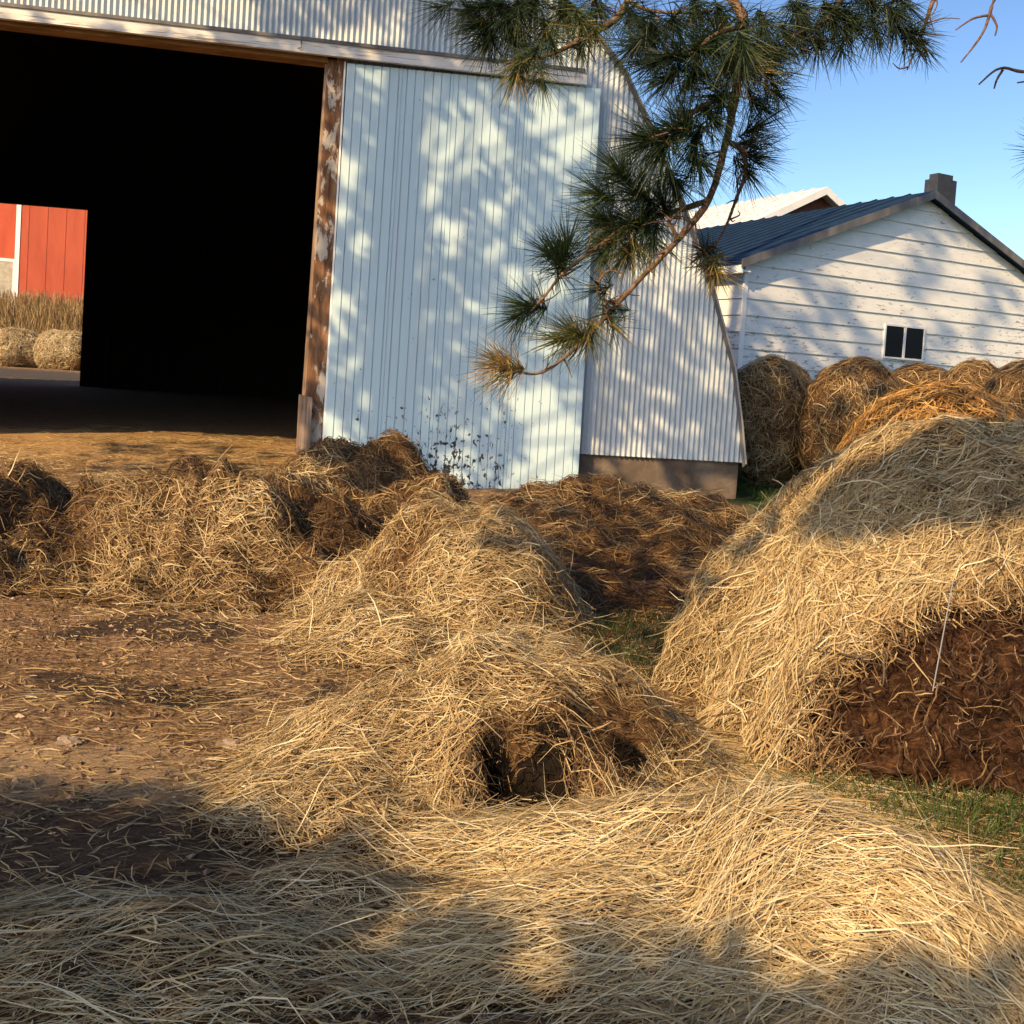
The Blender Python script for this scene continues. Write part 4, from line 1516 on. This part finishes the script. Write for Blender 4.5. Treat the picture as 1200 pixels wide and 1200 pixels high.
for pts, r0, r1 in limbs:
    sp = smooth_path(pts, 6)
    for _ in range(int(len(sp) * .55)):
        i_ = RNG.integers(2, len(sp))
        if sp[i_][2] > 3.6:
            continue
        d_ = RNG.normal(0, 1, 3) + (sp[i_] - sp[i_ - 1]) * 12
        d_ /= np.linalg.norm(d_)
        l_ = RNG.uniform(.03, .13)
        mb.tube(smooth_path([sp[i_], sp[i_] + d_ * l_ * .5 + RNG.normal(0, .008, 3), sp[i_] + d_ * l_], 3), np.linspace(.004, .0015, 7), 5)
for pts in bare:
    sp = smooth_path(pts, 6)
    mb.tube(sp, np.linspace(.010 if len(pts) > 3 else .005, .0025, len(sp)), 6, 0, .5, .12)
mb.build('bough', M['bark'], pine, True)

nb = MB()
# (x, y, depth, needle length, count, direction in the picture (dx, dy, toward viewer), tone)
TF = [
    (590, 430, 3.48, .165, 130, (-1, -.1, .2), .80), (575, 428, 3.48, .12, 40, (-1, .5, .2), .9),
    (672, 392, 3.55, .17, 110, (-.9, -.25, .3), .62), (690, 396, 3.55, .15, 70, (-.3, 1, .2), .7), (650, 398, 3.55, .14, 60, (-1, .2, 0), .6),
    (720, 385, 3.57, .13, 45, (.6, .8, .1), .62), (700, 340, 3.55, .13, 50, (-.6, .2, .3), .3), (715, 365, 3.57, .12, 40, (-1, .1, .2), .5),
    (655, 300, 3.6, .15, 130, (-.3, -.8, .3), .2), (665, 285, 3.6, .14, 90, (.1, -1, .2), .2), (640, 295, 3.6, .13, 60, (-.8, -.3, .2), .25),
    (618, 358, 3.6, .15, 110, (-.8, -.1, .3), .38), (605, 372, 3.6, .13, 60, (-.8, .6, .2), .3), (655, 322, 3.6, .12, 35, (.3, .9, .1), .3),
    (740, 262, 3.65, .19, 140, (-.9, 0, .4), .35), (720, 275, 3.65, .18, 120, (-.6, .6, .3), .6), (700, 255, 3.65, .17, 100, (-1, -.2, .3), .4),
    (760, 255, 3.68, .18, 120, (-.2, .9, .3), .35), (745, 225, 3.6, .19, 140, (-.8, -.4, .4), .3), (775, 235, 3.65, .18, 110, (-.3, -.5, .5), .25),
    (700, 225, 3.6, .16, 90, (-.9, -.4, .3), .35), (725, 200, 3.55, .18, 130, (-.6, -.6, .3), .3), (790, 215, 3.65, .17, 110, (.1, .5, .4), .25),
    (735, 300, 3.65, .16, 110, (-.4, .9, .2), .68), (765, 285, 3.66, .15, 90, (-.2, 1, .2), .55), (705, 300, 3.62, .14, 80, (-.5, .8, .2), .5),
    (755, 165, 3.5, .18, 120, (-.9, .1, .2), .25), (775, 175, 3.5, .19, 130, (-.5, .7, .3), .3), (800, 140, 3.55, .18, 110, (-.5, -.6, .3), .4),
    (785, 150, 3.52, .17, 90, (-.8, -.3, .2), .25), (815, 165, 3.6, .17, 110, (-.3, .8, .3), .25), (820, 195, 3.6, .17, 110, (.3, .8, .3), .2),
    (835, 140, 3.6, .17, 100, (.3, .6, .3), .3), (842, 118, 3.6, .17, 100, (-.3, .5, .5), .3),
    (886, 185, 3.8, .16, 90, (.9, .3, .2), .15), (886, 150, 3.85, .17, 90, (.8, -.4, .2), .15), (875, 200, 3.8, .15, 70, (.6, .8, .2), .15),
    (880, 168, 3.8, .15, 60, (1, -.1, 0), .15), (895, 125, 3.8, .14, 50, (.8, .5, .1), .2),
    (824, 292, 3.8, .12, 60, (-.6, -.3, .2), .2), (822, 300, 3.8, .11, 40, (-.6, .6, .1), .25), (840, 322, 3.76, .12, 90, (.2, .9, .2), .75), (834, 312, 3.76, .1, 40, (-.5, .6, .1), .7),
    (606, 82, 3.9, .15, 90, (-.1, 1, .1), .55), (608, 90, 3.9, .13, 60, (-.1, 1, .1), .9), (618, 70, 3.9, .13, 60, (-.5, .7, .2), .3),
    (560, 28, 4.0, .17, 130, (-.9, .2, .3), .2), (570, 50, 4.0, .17, 110, (-.4, .8, .3), .2), (590, 20, 4.0, .18, 130, (-.3, .8, .3), .25),
    (600, 45, 4.0, .16, 90, (.1, 1, .3), .2), (625, 10, 4.0, .18, 130, (-.2, .9, .3), .3), (640, 40, 3.95, .16, 90, (.1, 1, .2), .6), (660, 15, 4.0, .18, 120, (.1, .9, .3), .35),
    (575, 5, 4.0, .18, 120, (-.6, .1, .4), .2), (650, 60, 3.9, .14, 60, (.2, .9, .2), .3), (680, 30, 3.95, .16, 90, (.2, 1, .2), .55), (690, 45, 3.95, .14, 70, (-.2, 1, .1), .5),
    (545, 15, 4.0, .15, 90, (-.9, .4, .2), .2), (680, 60, 3.95, .13, 50, (0, 1, .1), .35), (700, 10, 4.0, .16, 80, (.1, .9, .2), .25),
    (740, 20, 3.9, .17, 100, (.3, .8, .3), .15), (760, 40, 3.8, .17, 110, (-.3, .8, .3), .15), (785, 68, 3.5, .17, 120, (-.8, .3, .3), .2), (790, 30, 3.7, .18, 120, (.0, .6, .5), .15),
    (815, 60, 3.55, .18, 130, (-.4, .6, .5), .35), (815, 15, 3.8, .18, 120, (.1, .9, .3), .15), (845, 20, 3.8, .18, 120, (.2, .9, .3), .15), (840, 50, 3.6, .18, 130, (-.1, .7, .5), .33),
    (780, 95, 3.5, .16, 90, (-.7, .6, .2), .15), (760, 75, 3.6, .16, 80, (-.9, .3, .2), .12), (745, 55, 3.7, .15, 70, (-.9, .2, .2), .12), (810, 95, 3.55, .16, 90, (-.2, .9, .3), .25),
    (870, 60, 3.7, .17, 130, (.4, .7, .4), .6), (880, 85, 3.75, .16, 110, (.7, .6, .3), .68), (860, 85, 3.7, .15, 100, (-.2, .9, .5), .8), (850, 75, 3.65, .15, 80, (-.5, .6, .5), .5),
    (895, 60, 3.8, .16, 110, (.6, .5, .3), .55), (905, 85, 3.8, .16, 90, (.6, .8, .2), .3), (910, 60, 3.8, .15, 80, (.9, .3, .2), .25), (895, 30, 3.75, .18, 110, (.2, .9, .3), .2),
    (925, 45, 3.85, .16, 90, (.5, .9, .2), .15), (945, 40, 3.88, .16, 90, (.2, 1, .2), .12), (960, 55, 3.9, .15, 90, (0, 1, .2), .12), (935, 15, 3.9, .18, 110, (.3, .8, .3), .15),
    (975, 20, 3.9, .17, 100, (.4, .9, .2), .15), (1000, 30, 3.9, .17, 100, (.4, .9, .2), .12), (1025, 40, 3.85, .15, 80, (.1, 1, .1), .12), (1050, 35, 3.8, .15, 80, (.2, 1, .1), .12),
    (1075, 40, 3.8, .14, 80, (.9, .2, .1), .1), (1072, 55, 3.8, .12, 50, (.6, .9, .1), .12), (1020, 5, 3.9, .17, 90, (.4, .8, .2), .12), (1060, 5, 3.8, .16, 80, (.5, .7, .2), .12),
    (985, 60, 3.9, .13, 60, (-.3, 1, .1), .1), (915, 115, 3.8, .12, 35, (.4, 1, .1), .15),
    (1222, 180, 3.6, .14, 80, (-1, .1, 0), .15), (1225, 160, 3.6, .13, 50, (-.9, -.5, 0), .15),
]
for (x, y, Y, L, n, dd, tn) in TF:
    d = RT * dd[0] - UP * dd[1] - FWD * dd[2]
    tuft(nb, at(x, y, Y), d, int(n * 1.5), L, (.15, 1.55), .0034, tn, .13)
    if y < 130 and x < 1100:
        if RNG.random() < .55:
            tuft(nb, at(x + RNG.normal(0, 22), y + RNG.normal(-8, 20), Y + RNG.normal(0, .15)), d + RNG.normal(0, .5, 3), n, L, (.15, 1.6), .0032, tn - .05, .13)
    # woody shoot to its bough
# shadow side and the rest of the crown, out of the picture above and to the right
crown_mb = MB()


def crown_clump(mbc, mbl, p, trunk, r=.42, n=46, tone=.3):
    for _ in range(3):
        q = p + RNG.normal(0, r * .4, 3)
        tuft(mbc, q, RNG.normal(0, 1, 3) + np.array([0, 0, .3]), n // 3, r, (.2, 2.2), .02, tone, .12, 0, 3, .1, .1)


def in_view(p):
    d = p - CAM
    zz = d @ FWD
    if zz < .2:
        return False
    x = CX + F_PX * (d @ RT) / zz
    y = CY - F_PX * (d @ UP) / zz
    return -90 < x < 1290 and -90 < y < 1290


def shadow_hits(p):
    """where the shade of a point falls: photo pixel on the barn wall, and on the ground"""
    t = ((BO - p) @ BD) / (SUN @ BD)
    w = p + SUN * t
    tg = -p[2] / SUN[2]
    g = p + SUN * tg
    return t, w, tg, g


n_done = 0
limbs2 = MB()
while n_done < 120:
    a_, rr_ = RNG.uniform(0, 2 * math.pi), RNG.uniform(.3, 1) * 3.4
    z_ = RNG.uniform(4.5, 13.5)
    rr_ *= 1.05 - (z_ - 4.5) / 12
    p = PT + np.array([math.cos(a_) * rr_, math.sin(a_) * rr_, z_])
    if in_view(p):
        continue
    tg = -p[2] / SUN[2]
    g = p + SUN * tg
    crown_clump(nb, None, p, PT)
    b0 = PT + np.array([0, 0, z_ - .5])
    limbs2.tube(smooth_path([b0, (b0 + p) / 2 + np.array([0, 0, .15]), p], 3), np.linspace(.05, .012, 7), 5)
    n_done += 1
# unseen overhead boughs, added to shade the top of the big bale
nO = 0
limbs2.tube(smooth_path([PT + np.array([-.1, .1, 6.0]), np.array([3.2, .6, 5.9]), np.array([1.6, 1.9, 5.0])], 6), np.linspace(.05, .02, 13), 7)
for _ in range(900):
    a_, r_ = RNG.uniform(0, 6.28), RNG.random() ** .5
    x_, y_ = 1075 + 135 * r_ * math.cos(a_), 585 + 50 * r_ * math.sin(a_)
    w = at(x_, y_, 4.35)
    p = w - SUN * RNG.uniform(3.4, 6.5)
    if in_view(p) or RNG.random() < .55:
        continue
    tuft(nb, p, RNG.normal(0, 1, 3), 40, .17, (0, 3.1), .006, .3, .12, 0, 3, .08, .1)
    nO += 1
    if nO % 8 == 0:
        b0 = np.array([1.6, 1.9, 5.0])
        limbs2.tube(smooth_path([b0, (b0 + p) / 2 + np.array([0, 0, .2]), p], 3), np.linspace(.02, .006, 7), 5)
nb.build('needles', M['needle'], pine)
limbs2.build('limb', M['bark'], pine, True)

# --- tall unseen pine to the left, crown shaped to dapple barn and house
LIT = [  # patches of wall that the sun reaches: photo x, y, half width, half height
    (470, 105, 26, 26), (482, 172, 36, 44), (512, 198, 20, 22), (555, 160, 26, 32), (592, 186, 16, 12), (500, 255, 22, 22), (478, 240, 12, 10), (526, 272, 16, 14),
    (582, 297, 14, 18), (646, 140, 18, 28), (672, 170, 16, 26), (690, 150, 12, 30), (655, 208, 20, 12), (405, 190, 10, 22), (402, 250, 10, 14), (402, 372, 14, 15),
    (455, 470, 14, 14), (612, 328, 14, 10), (645, 330, 12, 16), (605, 470, 16, 18), (632, 468, 22, 26), (655, 520, 16, 40), (628, 500, 14, 26), (640, 560, 38, 18), (535, 556, 16, 24),
    (580, 585, 20, 14), (385, 515, 14, 18), (690, 30, 20, 24), (745, 300, 20, 18), (790, 300, 20, 26), (770, 330, 14, 12), (830, 380, 13, 11), (826, 430, 14, 13), (735, 520, 14, 22), (690, 520, 8, 18),
    (400, 30, 40, 14), (440, 18, 20, 14), (660, 40, 26, 22), (100, 0, 190, 45), (200, 20, 70, 34), (495, 225, 16, 14), (540, 190, 14, 14), (720, 560, 10, 22), (760, 555, 10, 22), (830, 560, 16, 14),
    (640, 405, 14, 12), (585, 440, 12, 10), (590, 250, 8, 8), (430, 290, 9, 9), (462, 330, 8, 10),
    # on the house
    (1010, 275, 30, 22), (1040, 300, 36, 26), (1025, 345, 26, 36), (1050, 370, 22, 20), (985, 320, 20, 14), (1125, 300, 18, 16), (1130, 345, 18, 40), (1092, 370, 12, 26), (1190, 395, 26, 40), (1170, 310, 20, 14),
    (895, 330, 14, 18), (1150, 425, 40, 14), (975, 395, 14, 12), (1060, 255, 20, 14), (1195, 325, 14, 16), (925, 350, 8, 8),
    # far bales' flanks and tops
    (880, 490, 12, 40), (910, 430, 26, 10), (985, 470, 20, 12),
]


def px_of(p):
    d = p - CAM
    zz = d @ FWD
    return CX + F_PX * (d @ RT) / zz, CY - F_PX * (d @ UP) / zz


def lit_at(p):
    x, y = px_of(p)
    for (lx, ly, a_, b_) in LIT:
        if ((x - lx) / (a_ + 5)) ** 2 + ((y - ly) / (b_ + 5)) ** 2 < 1:
            return True
    return False


TA = np.array([-8.6, 3.2, 0])
pineA = thing('pine_tree', TA, 'tall unseen pine, its crown shaped to dapple the barn and house with shade', 'tree')
mb = MB()
mb.tube(smooth_path([TA + np.array([0, 0, -.2]), TA + np.array([.1, 0, 5]), TA + np.array([-.1, .1, 10]), TA + np.array([0, 0, 15]), TA + np.array([.1, 0, 20])]),
        np.linspace(.34, .06, 25), 14, 0, .5, .05)
mb.build('trunk', M['bark'], pineA, True)
ca, la = MB(), MB()
targets = []
for u in np.arange(-6.3, 3.3, .155):
    for z in np.arange(-.2, 6.8, .155):
        if u < U_OPEN_R - .1 and z < Z_LINT - .2:
            continue
        targets.append(bpt(u, -.15, z) + RNG.normal(0, .03, 3))
for u in np.arange(-.5, 7.5, .30):
    for z in np.arange(1.0, 6.0, .30):
        if abs(u - HU) < half_at(z) + .3:
            targets.append(hpt(u, 0, z) + RNG.normal(0, .06, 3))
for x in np.arange(2.9, 7.5, .3):        # the stored bales lie in the same shade
    for z in np.arange(.1, 1.9, .3):
        targets.append(np.array([x, 13.3 + .2 * z, z]) + RNG.normal(0, .08, 3))
for x in np.arange(.15, 2.3, .27):
    for y in np.arange(5.0 if .4 < x < 1.25 else 6.6, 10.6, .27):
        w = np.array([x, y, .25])
        if fbm2(np.array([x]), np.array([y]), 1.3, 301)[0] < .25:
            targets.append(w + RNG.normal(0, .05, 3))
for px_, py_, rx_, ry_ in ((190, 530, 120, 22), (430, 560, 90, 30), (500, 590, 50, 24)):
    for _ in range(60):
        a_, r_ = RNG.uniform(0, 6.28), RNG.random() ** .5
        g_ = gnd(px_ + rx_ * r_ * math.cos(a_), py_ + ry_ * r_ * math.sin(a_), .1)
        if g_[1] < 20:
            targets.append(g_)
nA = 0
for w in targets:
    if lit_at(w):
        continue
    best = None
    for _ in range(24):
        t = RNG.uniform(7.5, 13) if w[1] < 13 else RNG.uniform(12, 28)
        p = w - SUN * t
        if in_view(p):
            continue
        dx, dy, dz = (p[0] - TA[0] - 1.5) / 5.2, (p[1] - TA[1] - 1.0) / 5.2, (p[2] - 10.5) / 6.0
        e = dx * dx + dy * dy + dz * dz
        if p[2] > 3.5 and (best is None or e < best[0]):
            best = (e, p)
            if e < 1 and RNG.random() < .5:
                break
    if best is None:
        continue
    p = best[1]
    r = .10 if w[1] < 13 else .18
    for _ in range(2):
        q = p + RNG.normal(0, .03, 3)
        tuft(ca, q, RNG.normal(0, 1, 3), 34, r, (.0, 3.1), .03, .3, .12, 0, 3, .08, .1)
    nA += 1
    if nA % 34 == 0:
        b0 = TA + np.array([0, 0, min(19, max(5, p[2] - .6))])
        la.tube(smooth_path([b0, (b0 + p) / 2 + np.array([0, 0, .25]), p], 3), np.linspace(.03, .008, 7), 5)
print('clumps A', nA, len(targets))
ca.build('needles', M['needle'], pineA)
la.build('limb', M['bark'], pineA, True)

# --- unseen pine, added to cast the broad shade over the bottom of the picture
TC = np.array([-5.0, -3.4, 0])
pineC = thing('pine_tree', TC, 'unseen bushy pine, added to shade the nearest straw', 'tree')
mb = MB()
mb.tube(smooth_path([TC + np.array([0, 0, -.2]), TC + np.array([.1, 0, 2]), TC + np.array([0, .1, 4.1])]), np.linspace(.2, .03, 13), 10, 0, .5, .05)
mb.build('trunk', M['bark'], pineC, True)
cc = MB()
lc = MB()


def edge_y(x):   # the ground line where that shade ends
    return np.interp(x, [-3, -1.6, -1.0, -.6, -.35, 0, .3, .6, 1.2, 2.5], [3.2, 3.12, 3.02, 2.80, 2.58, 2.42, 2.36, 2.34, 2.34, 2.3])


nC = 0
for x in np.arange(-3.2, 2.4, .17):
    for s in np.arange(0, 3.0, .18):
        y = edge_y(x) - np.interp(x, [-1.5, -.4, 0, 2], [.10, .10, .14, .16]) - s + RNG.normal(0, .03)
        if s > .4 and RNG.random() < .12:
            continue
        w = np.array([x + RNG.normal(0, .04), y, 0.1])
        p = w - SUN * RNG.uniform(5.5, 8.5)
        tuft(cc, p, RNG.normal(0, 1, 3), 75, .18, (0, 3.1), .03, .3, .12, 0, 3, .08, .1)
        nC += 1
        if nC % 8 == 0:
            b0 = TC + np.array([0, 0, min(3.9, max(1.5, p[2] - .6))])
            lc.tube(smooth_path([b0, (b0 + p) / 2, p], 3), np.linspace(.035, .01, 7), 5)
cc.build('needles', M['needle'], pineC)
lc.build('limb', M['bark'], pineC, True)

# ------------------------------------------------------------------ light
sun_d = bpy.data.lights.new('sun', 'SUN')
sun_d.energy = 4.4
sun_d.angle = R(.5)
sun_d.color = (1.0, .69, .34)
sun = bpy.data.objects.new('sun', sun_d)
col.objects.link(sun)
sun.rotation_euler = Vector(SUN).to_track_quat('-Z', 'Y').to_euler()
world = bpy.data.worlds.new('World')
scene.world = world
world.use_nodes = True
nt = world.node_tree
sky = nt.nodes.new('ShaderNodeTexSky')
sky.sky_type = 'NISHITA'
sky.sun_disc = False
sky.sun_elevation = S_EL
sky.sun_rotation = math.atan2(-SUN[0], -SUN[1])
sky.air_density = 1.0
sky.dust_density = 1.3
sky.ozone_density = 2.0
sky.altitude = 0
bg = nt.nodes['Background']
bg.inputs[1].default_value = .066
gam = nt.nodes.new('ShaderNodeGamma')   # a deeper evening sky: bright towards the sun, blue away from it
gam.inputs[1].default_value = 1.32
nt.links.new(sky.outputs[0], gam.inputs[0])
nt.links.new(gam.outputs[0], bg.inputs[0])

vs = scene.view_settings
vs.view_transform = 'Standard'
vs.look = 'None'
vs.exposure = 0.85
vs.gamma = 1.0
scene.render.engine = 'CYCLES'
scene.cycles.max_bounces = 6
scene.cycles.use_denoising = True
